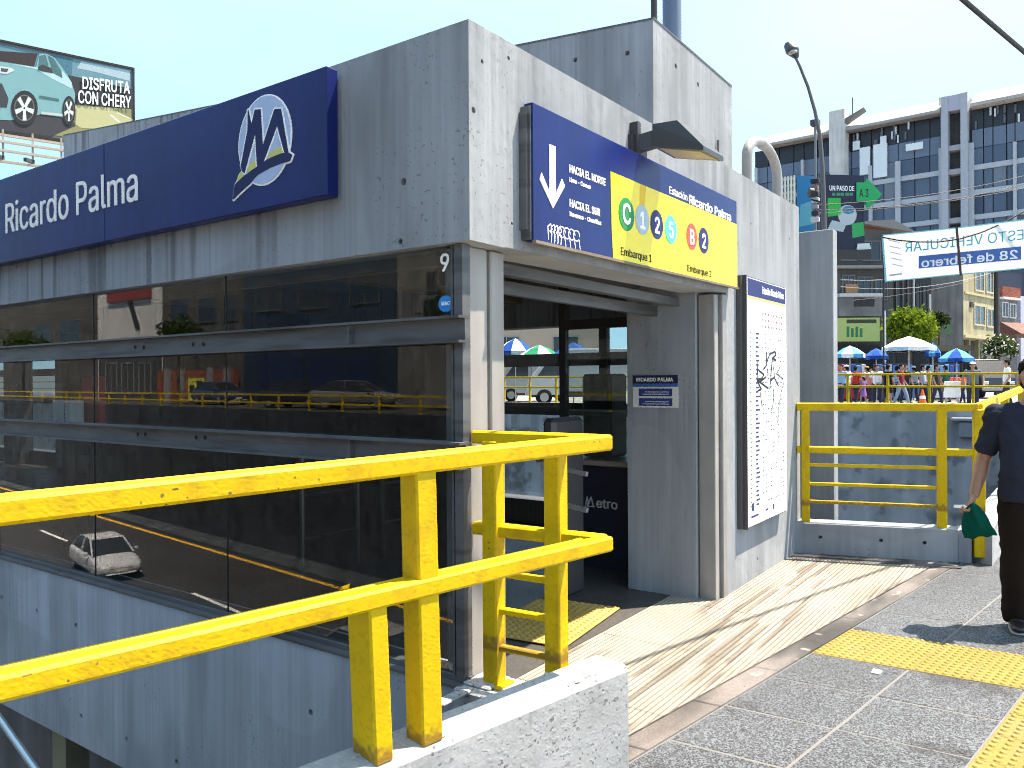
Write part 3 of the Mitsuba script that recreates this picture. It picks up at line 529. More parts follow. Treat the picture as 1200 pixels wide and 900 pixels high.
s4 = thing('notice_plaque', 'small white and blue notice plaque on the shaded wall inside the doorway', 'notice')
C_ = dict(ex=(0, -1, 0), n=(-1, 0, 0))
def onP(name, x0, x1, z0, z1, col, pr): return add(name, box(2.76 - pr, 2.762, .0 + x0, x1, z0, z1), 'paint', col, s4)
P1, P2 = on(742, 440, 0, 2.76), on(795, 478, 0, 2.76)
a0, a1, zz0, zz1 = P2[1], P1[1], P2[2], P1[2]; H_ = zz1 - zz0
onP('board', a0, a1, zz0, zz1, (0.55, 0.55, 0.57), .006)
onP('header', a0, a1, zz1 - .26 * H_, zz1, (0.01, 0.012, 0.045), .008); onP('band', a0, a1, zz1 - .36 * H_, zz1 - .262 * H_, (0.03, 0.1, 0.3), .008)
for k in range(2):
    onP('panel', a0 + .045, a1 - .05, zz0 + (.05 + .30 * k) * H_, zz0 + (.29 + .30 * k) * H_, (0.02, 0.04, 0.16), .008)
    add('panel_text', cat([box(2.7515, 2.754, a0 + .07, a1 - .08 - .02 * j, zz0 + (.10 + .30 * k + .07 * j) * H_, zz0 + (.125 + .3 * k + .07 * j) * H_) for j in range(2)]), 'paint', (.4, .42, .5), s4)
add('lettering', onface(text('RICARDO PALMA', (a1 - a0) * .82, .026, True, .002), (2.7525, a1 - (a1 - a0) * .08, zz1 - .19 * H_), **C_), 'paint', (.75, .75, .75), s4)

# stickers on the glass
k9 = thing('sticker', 'white number nine sticker on the dark glass', 'sticker'); P = on(516, 318, 0, GX - .001)
add('digit', onface(text('9', .052, .074, True, .001), (P[0], P[1], P[2]), **C_), 'paint', WHITE, k9)
kb = thing('sticker', 'round blue sticker low on the upper glass pane', 'sticker'); P = on(522.5, 356, 0, GX - .001)
add('face', onface(extr(disc(0, 0, .042, .036), .001), P, **C_), 'paint', (.02, .2, .55), kb)
add('lettering', onface(cat(text('MAC', .048, .016, True, .001)), (P[0] - .001, P[1] + .024, P[2] - .006), **C_), 'paint', WHITE, kb)

# floodlight
fl = thing('floodlight', 'black box floodlight on an arm above the direction sign', 'floodlight')
add('housing', hull([(1.5, -.12, 2.875), (1.8, -.12, 2.875), (1.5, -.42, 2.80), (1.8, -.42, 2.81), (1.5, -.12, 3.0), (1.8, -.12, 3.02), (1.52, -.26, 3.0), (1.79, -.26, 3.015), (1.5, -.42, 2.825), (1.8, -.42, 2.835)]), 'satin', (0.03, 0.032, 0.036), fl)
add('lens', hull([(1.53, -.15, 2.864), (1.77, -.15, 2.864), (1.53, -.39, 2.804), (1.77, -.39, 2.814), (1.53, -.15, 2.87), (1.77, -.15, 2.87), (1.53, -.39, 2.811), (1.77, -.39, 2.82)]), 'satin', (0.35, 0.3, 0.22), fl)
add('bracket', cat(box(1.46, 1.5, -.05, .002, 2.80, 3.02), bar((1.5, -.02, 2.9), (1.55, -.14, 2.93), .06, .09), box(1.44, 1.62, -.03, 0.002, 2.84, 2.95)), 'satin', (0.03, 0.03, 0.034), fl)
# vent pipe
vp = thing('vent_pipe', 'grey gooseneck vent pipe bent over the flat roof edge', 'pipe')
c0, c1, zt = on(875.5, 205, 1, .12), on(911, 230, 1, .12), 3.38; R_ = (c1[0] - c0[0]) / 2
arc = [(c0[0], .12, 2.9), (c0[0], .12, zt - .1)] + [((c0[0] + c1[0]) / 2 - R_ * math.cos(a), .12, zt + R_ * .5 * math.sin(a)) for a in np.linspace(0, math.pi, 14)] + [(c1[0], .12, zt - .1), (c1[0], .12, 3.0)]
add('pipe', tube(arc, .042, 16), 'zinc', parent=vp, smooth=60)
add('collar', cyl((c1[0], .12, 3.02), (c1[0], .12, 3.14), .052, 14), 'steel_paint', parent=vp, smooth=50)
# ------------------------------------------------------------------ near parapet, railings
rd_ = np.array([-0.9824, 0.1867, 0]); rn_ = np.array([0.1867, 0.9824, 0])        # along the parapet to the left; inwards
RE = np.array([0.14, -0.598, 0.0])
def rp(t, o, z): return RE + rd_ * t + rn_ * o + np.array([0, 0, z])
pp = thing('concrete_parapet', 'low pitted concrete parapet carrying the near yellow railing', 'parapet')
L = 26.0; prof = sg.Polygon([(0, -.6), (0, .418), (.014, .436), (.03, .443), (.16, .443), (.178, .432), (.183, .41), (.183, -.6)])
m = basis(extr(prof, L), rp(-.075, 0, 0), rn_, (0, 0, 1), rd_)
body = mf(m)
add('wall', body, 'parapet_concrete', parent=pp)
nv = []
for t in np.linspace(0.0, 1.6, 60):
    r = rng.uniform(.006, .02); q = rp(t + rng.uniform(-.02, .02), .02 + rng.uniform(0, .14), .4435); k = np.arange(6) * math.pi / 3
    v = np.vstack([np.c_[q[0] + r * rng.uniform(.5, 1.2, 6) * np.cos(k), q[1] + r * rng.uniform(.4, 1.0, 6) * np.sin(k), np.full(6, q[2])], [q[0], q[1], q[2] + r * .35]])
    nv.append(trimesh.Trimesh(v, [[i, (i + 1) % 6, 6] for i in range(6)], process=False))
add('mortar_crumb', cat(nv), 'parapet_concrete', parent=pp)
labels[[k for k in USED if k.startswith(pp + '__mortar')][0]] = {'kind': 'stuff'}
ks = thing('kerb_stub', 'short low concrete kerb between the steel column and the parapet end', 'kerb')
add('block', cat(box(-.03, .205, -.385, .083, -.4, .278, .008)), 'parapet_concrete', parent=ks)
add('mortar_bed', cat(box(.02, .18, -.07, .07, .276, .292, .006), box(-.2, .0, -.01, .045, .2725, .286, .005)), 'parapet_concrete', parent=ks)

def chan(p, q, w, h, up=(0, 0, 1)):
    return bar(p, q, w, h, .008, up)
r1 = thing('railing', 'thick yellow painted railing crossing the foreground on the parapet', 'railing')
Y_ = dict(mat='yellow_paint', parent=r1)
def raill(nm, t0, t1, z, h, tilt, w=.06): # top z
    a, b = rp(t0, .005 + w / 2, z - h / 2), rp(t1, .005 + w / 2, z - h / 2 - tilt * t1)
    add(nm, bar(a, b, w, h, .009), **Y_)
    add(nm + '_strip', bar(rp(t0 + .1, .083, z - .012), rp(t1, .083, z - .012 - tilt * t1), .022, .02, .005), **Y_)
raill('top_rail', -.0, 22, 1.352, .061, .014)
raill('middle_rail', -.0, 22, .958, .058, .004)
def post(t, z0, z1, wl, wf, lean=0.0):
    a = rp(t - lean, .012 + wl / 2, z0); b = rp(t, .012 + wl / 2, z1); return bar(a, b, wl, wf, .006, up=rd_)
add('post', post(1.085, .435, .93, .125, .064, .02), **Y_); add('post', post(.905, .435, 1.31, .09, .080, .02), **Y_)
for t in (3.1, 5.1, 7.2, 9.3, 11.4): add('post', post(t, .435, 1.31, .085, .068), **Y_)
add('weld_bead', [hull(rp(t, .088, .957) + rng.normal(0, .012, (14, 3)) * [1, .5, .5]) for t in (1.15, .92)], **Y_)
# return towards the column
ra = np.array([.11, .07, 0]); rb = RE + rn_ * .05
def ret(z, h, w=.06): return bar(ra + [0, 0, z - h / 2], rb + [0, 0, z - h / 2], w, h, .008)
add('top_rail', ret(1.35, .055), **Y_); add('middle_rail', ret(.957, .052), **Y_)
pA, pB = np.array([.105, -.035, 0]), np.array([.125, -.335, 0])
for p in (pA, pB): add('post', cat(bar(p + [0, 0, .276], p + [0, 0, 1.31], .07, .075, .006, up=(0, 1, 0))), **Y_)
for z in (.76, .605, .447): add('rung', bar(pA + [0, 0, z - .01], pB + [0, 0, z - .01], .032, .026, .005), **Y_)
add('base_plate', box(.05, .165, -.1, .03, .277, .288, .003), **Y_)

# far kerb and its railing
kb2 = thing('concrete_kerb', 'low grey concrete kerb below the yellow railing right of the station', 'kerb')
def kp(t, o, z): return np.array([*(K1 + kd * t + kn * o), z])
KL = np.linalg.norm(K2 - K1)
m = basis(box(-.1, KL + .02, 0, .22, -.5, .284, .008), kp(0, 0, 0), (*kd, 0), (*kn, 0), (0, 0, 1))
mm = mf(m)
for x, y in ((961, 633), (1032, 643), (1081, 641)):
    t_ = (x - 933) / 182 * KL; mm = mm - mf(cyl(kp(t_, -.02, .16), kp(t_, .05, .16), .017, 10))
add('block', mm, 'concrete', parent=kb2)
add('gutter', basis(box(-.05, KL, -.22, -.01, -.02, .012, .004), kp(0, 0, 0), (*kd, 0), (*kn, 0), (0, 0, 1)), 'border_stone', parent=kb2)  # dark strip along the foot of the kerb
r2 = thing('railing', 'yellow railing with three thin bars right of the station wall', 'railing')
Y2 = dict(mat='yellow_paint', parent=r2)
J = KL + .19  # corner
for nme, z, h in (('top_rail', 1.352, .07), ('middle_rail', .962, .06)):
    add(nme, cat(bar(kp(0, .07, z - h / 2), kp(J, .07, z - h / 2), .06, h, .008)), **Y2)
for t_, z0 in ((.075, .28), (KL - .09, .28)): add('post', bar(kp(t_, .07, z0), kp(t_, .07, 1.3), .075, .07, .006, up=(*kd, 0)), **Y2)
for z in (.795, .625, .465): add('rung', bar(kp(.1, .07, z), kp(KL - .1, .07, z), .026, .028, .004), **Y2)
cn = kp(J, .07, 0); e2 = np.array([25.4, -2.1, 0]); d2 = (e2 - cn) / np.linalg.norm(e2 - cn)
add('post', bar(cn + [0, 0, .05], cn + [0, 0, 1.3], .08, .085, .006, up=(*kd, 0)), **Y2)
for nme, z, h in (('top_rail', 1.352, .07), ('middle_rail', .962, .06)): add(nme, bar(cn + [0, 0, z - h / 2], e2 + [0, 0, z - h / 2 + .6], .06, h, .008), **Y2)
for s_ in (2.0, 4.0, 6.0, 8.0, 10.0, 12.0, 14.0): q = cn + d2 * s_; add('post', bar(q + [0, 0, .3], q + [0, 0, 1.3 + .03 * s_], .07, .07, .005), **Y2)
pk = thing('concrete_parapet', 'concrete bridge parapet running behind the walking man', 'parapet')
add('wall', hull([tuple(cn + np.array([a, b, z])) for a, b in ((-.07, -.1), (.1, .12)) for z in (-.5, .30)] + [tuple(e2 + np.array([a, b, z])) for a, b in ((0, -.1), (.0, .12)) for z in (-.5, .75)]), 'dirty_concrete', parent=pk)
add('wall', hull([tuple(np.array([*(K2 + kd * .03 + kn * o), z])) for o in (.05, .25) for z in (-.5, .27)] + [tuple(cn + np.array([a, b, z])) for a, b in ((-.06, .05), (.12, .1)) for z in (-.5, .3)]), 'concrete', parent=pk)

fn = thing('concrete_fin', 'tall thin concrete fin wall standing just beyond the station corner', 'wall')
add('wall', box(5.84, 6.01, -.06, 1.6, -6.1, 3.09, .006), 'concrete', parent=fn)

# cable across the street, casting its line on the paving
w0, wd = np.array([3.76, -1.49, 4.12]), np.array([.974, -.226, 0.0])
cbm = thing('overhead_cable', 'thick black overhead cable crossing the sky at the upper right', 'cable')
add('strand', tube([w0 + wd * s + np.array([0, 0, .00012 * (s * s)]) for s in np.linspace(-30, 45, 40)], .017, 8), 'paint', (.015, .015, .017), cbm, smooth=True)
cb2 = thing('overhead_cable', 'second black cable cutting the top right corner of the sky', 'cable')
w1 = w0 + np.array([.55, -.25, .55]); add('strand', tube([w1 + wd * s for s in np.linspace(-30, 45, 20)], .012, 6), 'paint', (.015, .015, .017), cb2, smooth=True)
# ------------------------------------------------------------------ people
def sph(p, r, n=12):
    r = np.broadcast_to(r, (3,)); return m3.Manifold.sphere(1.0, n).scale(tuple(map(float, r))).translate(tuple(map(float, p)))
def limb(pts, n=12):               # [(point, radius), ...] -> union of hulls of neighbouring spheres
    s_ = [sph(p, r, n) for p, r in pts]
    return [m3.Manifold.batch_hull([a, b]) for a, b in zip(s_[:-1], s_[1:])] if len(s_) > 1 else s_
def blob(parts, res=None, it=6):
    m = m3.Manifold.batch_boolean(parts, m3.OpType.Add)
    if res: m = m.refine_to_length(res)
    t = tm(m); t.merge_vertices()
    if res: trimesh.smoothing.filter_taubin(t, lamb=.5, nu=.53, iterations=it)
    return t
def person(label, pos, yaw, h=1.66, skin=(.30, .17, .11), shirt=(.6, .6, .6), pants=(.03, .035, .06), hair=(.01, .009, .008), hat=None, skirt=False, stride=.16, arms=((.06, -.02), (-.05, .05)), group=None, wide=1.0):
    k = thing('person', label, 'person', group); S = h / 1.7; n = 10
    def W(t): return move(t, (pos[0], pos[1], pos[2]), yaw, (S * wide, S * wide, S))
    sh, hp = .185, .095
    ank = [np.array([sx * .09, -sgn * stride, .07]) for sx, sgn in ((1, 1), (-1, -1))]
    kne = [np.array([sx * .095, -sgn * stride * .55 - .03, .48]) for sx, sgn in ((1, 1), (-1, -1))]
    hip = [np.array([sx * hp, 0, .90]) for sx in (1, -1)]
    sk = [sph((0, -.015, 1.585), (.075, .095, .115), n)] + limb([((0, 0, 1.50), .05), ((0, .01, 1.40), .058)], n) + limb([((0, .01, 1.38), .07), ((0, 0, 1.0), .09)], n)
    sk += [sph((0, -.105, 1.575), (.014, .022, .022), 8)] + [sph((s * .077, 0, 1.58), (.012, .02, .03), 8) for s in (1, -1)]
    slv = []
    for s, (ex, ey) in zip((1, -1), arms):
        a, e, w = np.array([s * sh, .01, 1.37]), np.array([s * (sh + .06 + abs(ex)), .03, 1.10]), np.array([s * (sh + .05 + abs(ex)), -.10 + ey, .87])
        hd = w + (w - e) * .32
        sk += limb([(a, .05), (e, .038), (w, .027)], n) + limb([(w, .028), (w + (hd - w) * .6, .036), (hd, .024)], n) + limb([((0, .01, 1.36), .05), (a, .05)], n)
        slv += limb([(a, .068), (a + (e - a) * .62, .058)], n)
    for i in (0, 1): sk += limb([(hip[i], .07), (kne[i], .05), (ank[i], .036)], n) + limb([(hip[i], .07), ((0, 0, 1.0), .08)], n)
    add('skin', W(blob(sk)), 'satin', skin, k, smooth=55)
    ts_ = [m3.Manifold.batch_hull([sph((s * .13, .01, 1.36), (.075, .08, .06), n) for s in (1, -1)] + [sph((s * .10, 0, 1.05), (.08, .105, .06), n) for s in (1, -1)]), m3.Manifold.batch_hull([sph((s * .10, 0, 1.05), (.08, .105, .06), n) for s in (1, -1)] + [sph((s * .105, 0, .88), (.075, .105, .04), n) for s in (1, -1)])]
    add('shirt', W(blob(ts_ + slv)), 'matte', shirt, k, smooth=55)
    if skirt:
        add('skirt', W(blob([m3.Manifold.batch_hull([sph((0, 0, .95), (.15, .12, .05), n), sph((0, 0, .52), (.21, .19, .03), 14)])])), 'matte', pants, k, smooth=55)
    else:
        pl = [m3.Manifold.batch_hull([sph((s * .09, 0, .93), (.085, .11, .06), n) for s in (1, -1)] + [sph((0, 0, .82), (.09, .09, .05), n)])]
        for i in (0, 1): pl += limb([(hip[i], .098), (kne[i], .072), (ank[i] + [0, 0, .05], .06)], n)
        add('trousers', W(blob(pl)), 'matte', pants, k, smooth=55)
    for i in (0, 1): add('shoe', W(blob(limb([(ank[i] + [0, .02, -.03], .042), (ank[i] + [0, -.13, -.04], .034)], n))), 'satin', (.012, .012, .014), k, smooth=55)
    cap = [m3.Manifold.batch_hull([sph((0, .005, 1.625), (.085, .1, .088), n), sph((0, .045, 1.57), (.08, .065, .08), n)]) - m3.Manifold.cube((.4, .1, .16), True).translate((0, -.135, 1.535))]
    add('hair', W(blob(cap)), 'matte', hair, k, smooth=55)
    if hat: add('cap', W(blob([m3.Manifold.batch_hull([sph((0, 0, 1.665), (.095, .108, .07), n)]) - m3.Manifold.cube((.5, .5, .2), True).translate((0, 0, 1.545)), sph((0, -.13, 1.65), (.075, .08, .012), n)])), 'matte', hat, k, smooth=55)
    return k

def walking_man():
    k = thing('person', 'man in navy t-shirt and dark trousers walking with a green bag in his hand', 'person')
    c = at(1214, 735, 4.94); c = np.array([c[0], c[1], 0.0]); f = EYE - c; yaw = math.atan2(f[1], f[0]) + math.pi / 2 + .12   # local -y looks towards the street corner
    def W(t): return move(t, c, yaw, (1.05, 1.05, 1.0))
    Rk, Lk, Rh, Lh = np.array([-.10, -.05, .47]), np.array([.11, .05, .48]), np.array([-.09, 0, .87]), np.array([.09, 0, .87])
    Ra, La = np.array([-.105, -.05, .085]), np.array([.12, .22, .11])
    n = 20
    shR, elR, wrR = np.array([-.195, .015, 1.325]), np.array([-.262, .05, 1.035]), np.array([-.318, -.045, .815])
    shL, elL, wrL = np.array([.195, .015, 1.325]), np.array([.25, .06, 1.035]), np.array([.27, -.02, .80])
    sk = []
    head = [sph((0, -.012, 1.575), (.074, .092, .102), 28), m3.Manifold.batch_hull([sph((0, -.03, 1.50), (.052, .058, .05), 20), sph((0, -.02, 1.56), (.07, .082, .06), 20)]), sph((0, -.075, 1.465), (.028, .022, .02), 14),
            m3.Manifold.batch_hull([sph((0, -.104, 1.575), .009, 10), sph((0, -.122, 1.533), (.017, .013, .012), 10), sph((0, -.095, 1.535), (.019, .02, .012), 10)]),
            sph((0, -.098, 1.497), (.025, .011, .007), 12), sph((0, -.096, 1.487), (.022, .011, .007), 12), sph((-.03, -.088, 1.607), (.024, .011, .008), 10), sph((.03, -.088, 1.607), (.024, .011, .008), 10),
            sph((-.048, -.066, 1.535), (.024, .024, .022), 12), sph((.048, -.066, 1.535), (.024, .024, .022), 12)]
    for s in (1, -1): head.append(sph((s * .077, .008, 1.555), (.012, .022, .033), 12))
    sk += head + limb([((0, .005, 1.50), .056), ((0, .022, 1.385), .063)], n) + [m3.Manifold.batch_hull([sph((s * .12, .02, 1.335), (.06, .06, .045), n) for s in (1, -1)] + [sph((0, .02, 1.40), .06, n)])]
    sk += limb([((0, .02, 1.33), .09), ((0, 0, .95), .10)], n)
    for a, e, w in ((shR, elR, wrR), (shL, elL, wrL)):
        m_ = e + (w - e) * .35
        sk += limb([(a, .055), (a + (e - a) * .5, .049), (e, .040), (m_, .041), (w, .027)], n)
    for h_, k_, a_ in ((Rh, Rk, Ra), (Lh, Lk, La)): sk += limb([(h_, .07), (k_, .05), (a_, .036)], 12) + limb([(h_, .07), ((0, 0, .95), .09)], 12)
    add('skin', W(blob(sk, .018, 5)), 'satin', (.27, .145, .09), k, smooth=True)
    for wr, el, s in ((wrR, elR, -1), (wrL, elL, 1)):               # hand: palm, four curled fingers, thumb
        d = (wr - el) / np.linalg.norm(wr - el); fw = np.array([0, -1.0, 0]) - d * (-d[1]); fw /= np.linalg.norm(fw); lat = np.cross(d, fw) * s
        pc = wr + d * .055
        hp_ = [m3.Manifold.batch_hull([sph(wr, .024, 12), sph(wr + d * .03 + fw * .022, .016, 10), sph(wr + d * .03 - fw * .022, .016, 10)]), m3.Manifold.batch_hull([sph(wr + d * .02 + fw * .02, .015, 10), sph(wr + d * .02 - fw * .02, .015, 10), sph(wr + d * .085 + fw * .03, .012, 10), sph(wr + d * .082 - fw * .032, .012, 10)])]
        inn = lat * -1
        for q, (o, ln) in enumerate(((.031, .038), (.0105, .044), (-.011, .041), (-.032, .032))):
            b = wr + d * .085 + fw * o; k1 = b + d * ln * .8 + inn * .012; k2 = k1 + d * ln * .15 + inn * ln * .7; k3 = k2 - d * ln * .45 + inn * ln * .2
            hp_ += limb([(b, .0098), (k1, .0092), (k2, .0085), (k3, .0075)], 10)
        t0 = wr + d * .03 + fw * .028; hp_ += limb([(t0, .014), (t0 + d * .03 + fw * .018 + inn * .012, .0115), (t0 + d * .055 + fw * .012 + inn * .028, .0095)], 10)
        add('hand', W(blob(hp_, .005, 4)), 'satin', (.29, .155, .10), k, smooth=True)
    sl = []
    for a, e in ((shR, elR), (shL, elL)): sl += limb([(a + [0, 0, .005], .070), (a + (e - a) * .35, .066), (a + (e - a) * .72, .066)], n)
    bd = [m3.Manifold.batch_hull([sph((s * .135, .018, 1.335), (.078, .088, .062), n) for s in (1, -1)] + [sph((s * .07, .02, 1.385), (.05, .06, .03), n) for s in (1, -1)] + [sph((s * .11, .0, 1.16), (.075, .112, .06), n) for s in (1, -1)]),
          m3.Manifold.batch_hull([sph((s * .11, .0, 1.16), (.075, .112, .06), n) for s in (1, -1)] + [sph((s * .10, -.02, 1.0), (.086, .125, .06), n) for s in (1, -1)]),
          m3.Manifold.batch_hull([sph((s * .10, -.02, 1.0), (.086, .125, .06), n) for s in (1, -1)] + [sph((s * .108, -.005, .80), (.086, .125, .025), n) for s in (1, -1)])]
    t = blob(bd + sl, .022, 5); v = np.asarray(t.vertices).copy()
    fold = meshkit.fbm(v * [9, 9, 5] + 3, 3) - .5; fold2 = np.sin(v[:, 2] * 34 + 5 * meshkit.noise(v * 5) * 6 + v[:, 0] * 22)
    fold3 = meshkit.fbm(np.c_[v[:, 0] * 5 + v[:, 2] * 9, v[:, 1] * 5, v[:, 2] * 16 - v[:, 0] * 10], 3) - .5
    nrm = t.vertex_normals; v += nrm * (fold * .018 + fold2 * .003 + fold3 * .030)[:, None]; t.vertices = v
    add('shirt', W(t), 'matte', (.020, .024, .042), k, smooth=True)
    add('collar', W(tm(m3.Manifold.batch_boolean(limb([((.058 * math.cos(a), .012 + .058 * math.sin(a), 1.412 + .018 * math.sin(a)), .008) for a in np.linspace(0, 2 * math.pi, 17)], 8), m3.OpType.Add))), 'matte', (.014, .016, .03), k, smooth=50)
    pl = [m3.Manifold.batch_hull([sph((s * .095, -.005, .88), (.09, .115, .06), n) for s in (1, -1)] + [sph((0, 0, .78), (.10, .10, .05), n)])]
    for h_, k_, a_ in ((Rh, Rk, Ra), (Lh, Lk, La)): pl += limb([(h_ + [0, 0, -.04], .108), (h_ + (k_ - h_) * .5, .098), (k_, .085), (k_ + (a_ - k_) * .5, .084), (a_ + [0, .01, .0], .075)], n)
    t = blob(pl, .025, 4); v = np.asarray(t.vertices).copy(); v += t.vertex_normals * ((meshkit.fbm(v * [8, 8, 11] + 9, 3) - .5) * .030 + (meshkit.fbm(np.c_[v[:, 0] * 14, v[:, 1] * 14, v[:, 2] * 22 + v[:, 0] * 18], 2) - .5) * .022 * np.clip(1.0 - v[:, 2], .2, 1))[:, None]; v[:, 2] = np.maximum(v[:, 2], .035); t.vertices = v
    add('trousers', W(t), 'matte', (.013, .009, .0075), k, smooth=True)
    for a_ in (Ra, La):
        z0 = a_[2] - .085
        up = blob([m3.Manifold.batch_hull([sph(a_ + [0, .045, -.03], (.038, .04, .04), 14), sph(a_ + [0, -.03, -.035], (.042, .05, .04), 14)]), m3.Manifold.batch_hull([sph(a_ + [0, -.03, -.042], (.043, .05, .03), 14), sph(a_ + [0, -.14, -.053], (.042, .045, .022), 14)])], .02, 3)
        add('shoe', W(up), 'satin', (.012, .012, .014), k, smooth=True)
        so_ = blob([m3.Manifold.batch_hull([sph(a_ + [0, y, -.077], (w_, .03, .009), 14) for y, w_ in ((.06, .036), (-.05, .045), (-.15, .04))])])
        add('sole', W(so_), 'satin', (.35, .35, .34), k, smooth=50)
    hc = [sph((0, .008, 1.622), (.0815, .094, .070), 30), m3.Manifold.batch_hull([sph((0, .02, 1.60), (.0805, .080, .06), 24), sph((0, .040, 1.535), (.072, .062, .06), 24)])]
    hc = [m3.Manifold.batch_boolean(hc, m3.OpType.Add) - m3.Manifold.cube((.4, .11, .2), True).rotate((-14, 0, 0)).translate((0, -.115, 1.54)) - m3.Manifold.cube((.05, .06, .1), True).translate((.085, -.02, 1.56)) - m3.Manifold.cube((.05, .06, .1), True).translate((-.085, -.02, 1.56))]
    t = blob(hc, .007, 2); v = np.asarray(t.vertices).copy(); top_ = np.clip((v[:, 2] - 1.60) / .06, 0, 1)
    v += t.vertex_normals * (((meshkit.fbm(v * [150, 60, 60], 2) - .42) * .022 + (meshkit.fbm(v * 30, 2) - .4) * .016) * (.4 + .6 * top_))[:, None]; t.vertices = v
    add('hair', W(t), 'matte', (.008, .007, .007), k, smooth=True)
    for s in (1, -1):
        add('eye', W(tm(sph((s * .031, -.084, 1.586), (.013, .010, .008), 12))), 'gloss', (.25, .24, .22), k, smooth=True)
        add('eyebrow', W(tm(m3.Manifold.batch_hull([sph((s * .016, -.1, 1.608), .005, 8), sph((s * .05, -.085, 1.607), .004, 8)]))), 'matte', (.01, .008, .007), k, smooth=True)
    # the bag hanging from the right hand and a folded paper
    g = wrR + (wrR - elR) / np.linalg.norm(wrR - elR) * .10
    bk = thing('green_bag', 'small green cloth bag held in the right hand of the walking man', 'bag')
    rows_, ns, V, Fc = 18, 40, [], []
    for i in range(rows_):
        u_ = i / (rows_ - 1); w_ = .020 + .066 * u_ ** .75 - .010 * u_ ** 4; dpt = .016 + .022 * math.sin(u_ * math.pi); z = g[2] + .045 - .205 * u_
        for j in range(ns):
            a = 2 * math.pi * j / ns; ripple = 1 + (.22 * math.sin(4 * a + 2.2 * u_) + .13 * math.sin(7 * a - 4 * u_ + 1)) * (1 - .45 * u_)
            V.append([g[0] + .05 * u_ + w_ * math.cos(a) * ripple, g[1] - .015 + dpt * math.sin(a) * ripple * 1.2, z + .02 * math.cos(a + .6) * u_ + .006 * math.sin(5 * a) * u_])
    for i in range(rows_ - 1):
        for j in range(ns): A, B = i * ns + j, i * ns + (j + 1) % ns; Fc += [[A, A + ns, B], [B, A + ns, B + ns]]
    V += [[g[0], g[1] - .015, g[2] + .05], [g[0] + .05, g[1] - .015, g[2] - .155]]; m_ = len(V)
    for j in range(ns): Fc += [[m_ - 2, j, (j + 1) % ns], [m_ - 1, (rows_ - 1) * ns + (j + 1) % ns, (rows_ - 1) * ns + j]]
    add('cloth', W(trimesh.Trimesh(V, Fc, process=False)), 'matte', (.0, .06, .045), bk, smooth=True)
    add('handle', W(tm(m3.Manifold.batch_boolean(limb([(g + [-.02, -.02, .0], .008), (g + [-.012, -.025, .05], .008), (g + [.012, -.025, .055], .008), (g + [.024, -.02, .0], .008)], 8), m3.OpType.Add))), 'matte', (.01, .16, .12), bk, smooth=50)
    pp_ = thing('folded_paper', 'small folded white paper between the fingers of the walking man', 'paper')
    add('sheet', W(hull([tuple(g + np.array(q)) for q in ((-.09, -.03, .03), (-.02, -.035, .035), (-.09, -.03, .012), (-.02, -.035, .012), (-.088, -.022, .03), (-.02, -.028, .035), (-.088, -.022, .012), (-.02, -.028, .012))])), 'paint', WHITE, pp_)
walking_man()

ppl = [(992, 34, 'in a white top and dark trousers left of the stalls', dict(shirt=(.7, .7, .72), hat=(.6, .6, .6))), (1012, 33, 'small, in a purple dress near the white barrier', dict(shirt=(.16, .08, .3), pants=(.2, .12, .36), skirt=True, h=1.15)),
       (1028, 33.5, 'in a bright white shirt and black bag strap walking past the stalls', dict(shirt=(.75, .75, .78))), (1041, 33, 'in a sleeveless black dress striding left', dict(shirt=(.012, .012, .014), pants=(.012, .012, .014), skirt=True, stride=.24)),
       (1061, 34.5, 'in a black jacket in front of the hanging clothes', dict(shirt=(.015, .016, .02))), (1082, 34, 'in a navy and white striped shirt beside the orange cone', dict(shirt=(.25, .28, .4))),
       (1098, 32.5, 'in dark clothes with a pale scarf under the umbrella edge', dict(shirt=(.05, .035, .03))), (1140, 29.5, 'in a grey shirt and light cap leaning by the yellow railing', dict(shirt=(.13, .15, .17), hat=(.5, .52, .55), wide=1.15)),
       (1180, 28, 'in a white shirt at the far right behind the railing', dict(shirt=(.75, .75, .72), h=1.72)), (1051, 37, 'in a pale blue shirt deep among the stalls', dict(shirt=(.2, .36, .6))), (1003, 36.5, 'in a red apron behind the red cart', dict(shirt=(.4, .03, .03))), (1071, 37.5, 'in a white cap beneath the large umbrella', dict(shirt=(.3, .32, .36), hat=(.7, .7, .7))),
       (1035, 36.5, 'with a teal blouse half hidden behind the black dress', dict(shirt=(.03, .2, .22), pants=(.1, .1, .12))), (1021, 35.5, 'in a pink top behind the white shirt', dict(shirt=(.5, .16, .22), h=1.55)), (1088, 36.5, 'in a beige jacket behind the striped shirt', dict(shirt=(.36, .28, .18))), (1108, 36, 'in a dark green top at the white stall', dict(shirt=(.03, .08, .05), pants=(.12, .1, .08))), (1056, 31.5, 'in pale jeans and maroon top walking nearest the railing', dict(shirt=(.16, .02, .04), pants=(.2, .26, .36), stride=.25)), (986, 32, 'in a sky blue shirt beside the fin wall', dict(shirt=(.22, .36, .55))), (1128, 34, 'seated low in an orange top near the barrier board', dict(shirt=(.5, .16, .03), h=1.25)), (1016, 37.5, 'in a straw hat behind the child in purple', dict(shirt=(.5, .5, .45), hat=(.4, .3, .16)))]
for i, (x, d, lb, kw) in enumerate(ppl):
    P = at(x, 470, d); person('market visitor ' + lb, (P[0], P[1], .5), float(rng.uniform(-3, 3)), **kw)

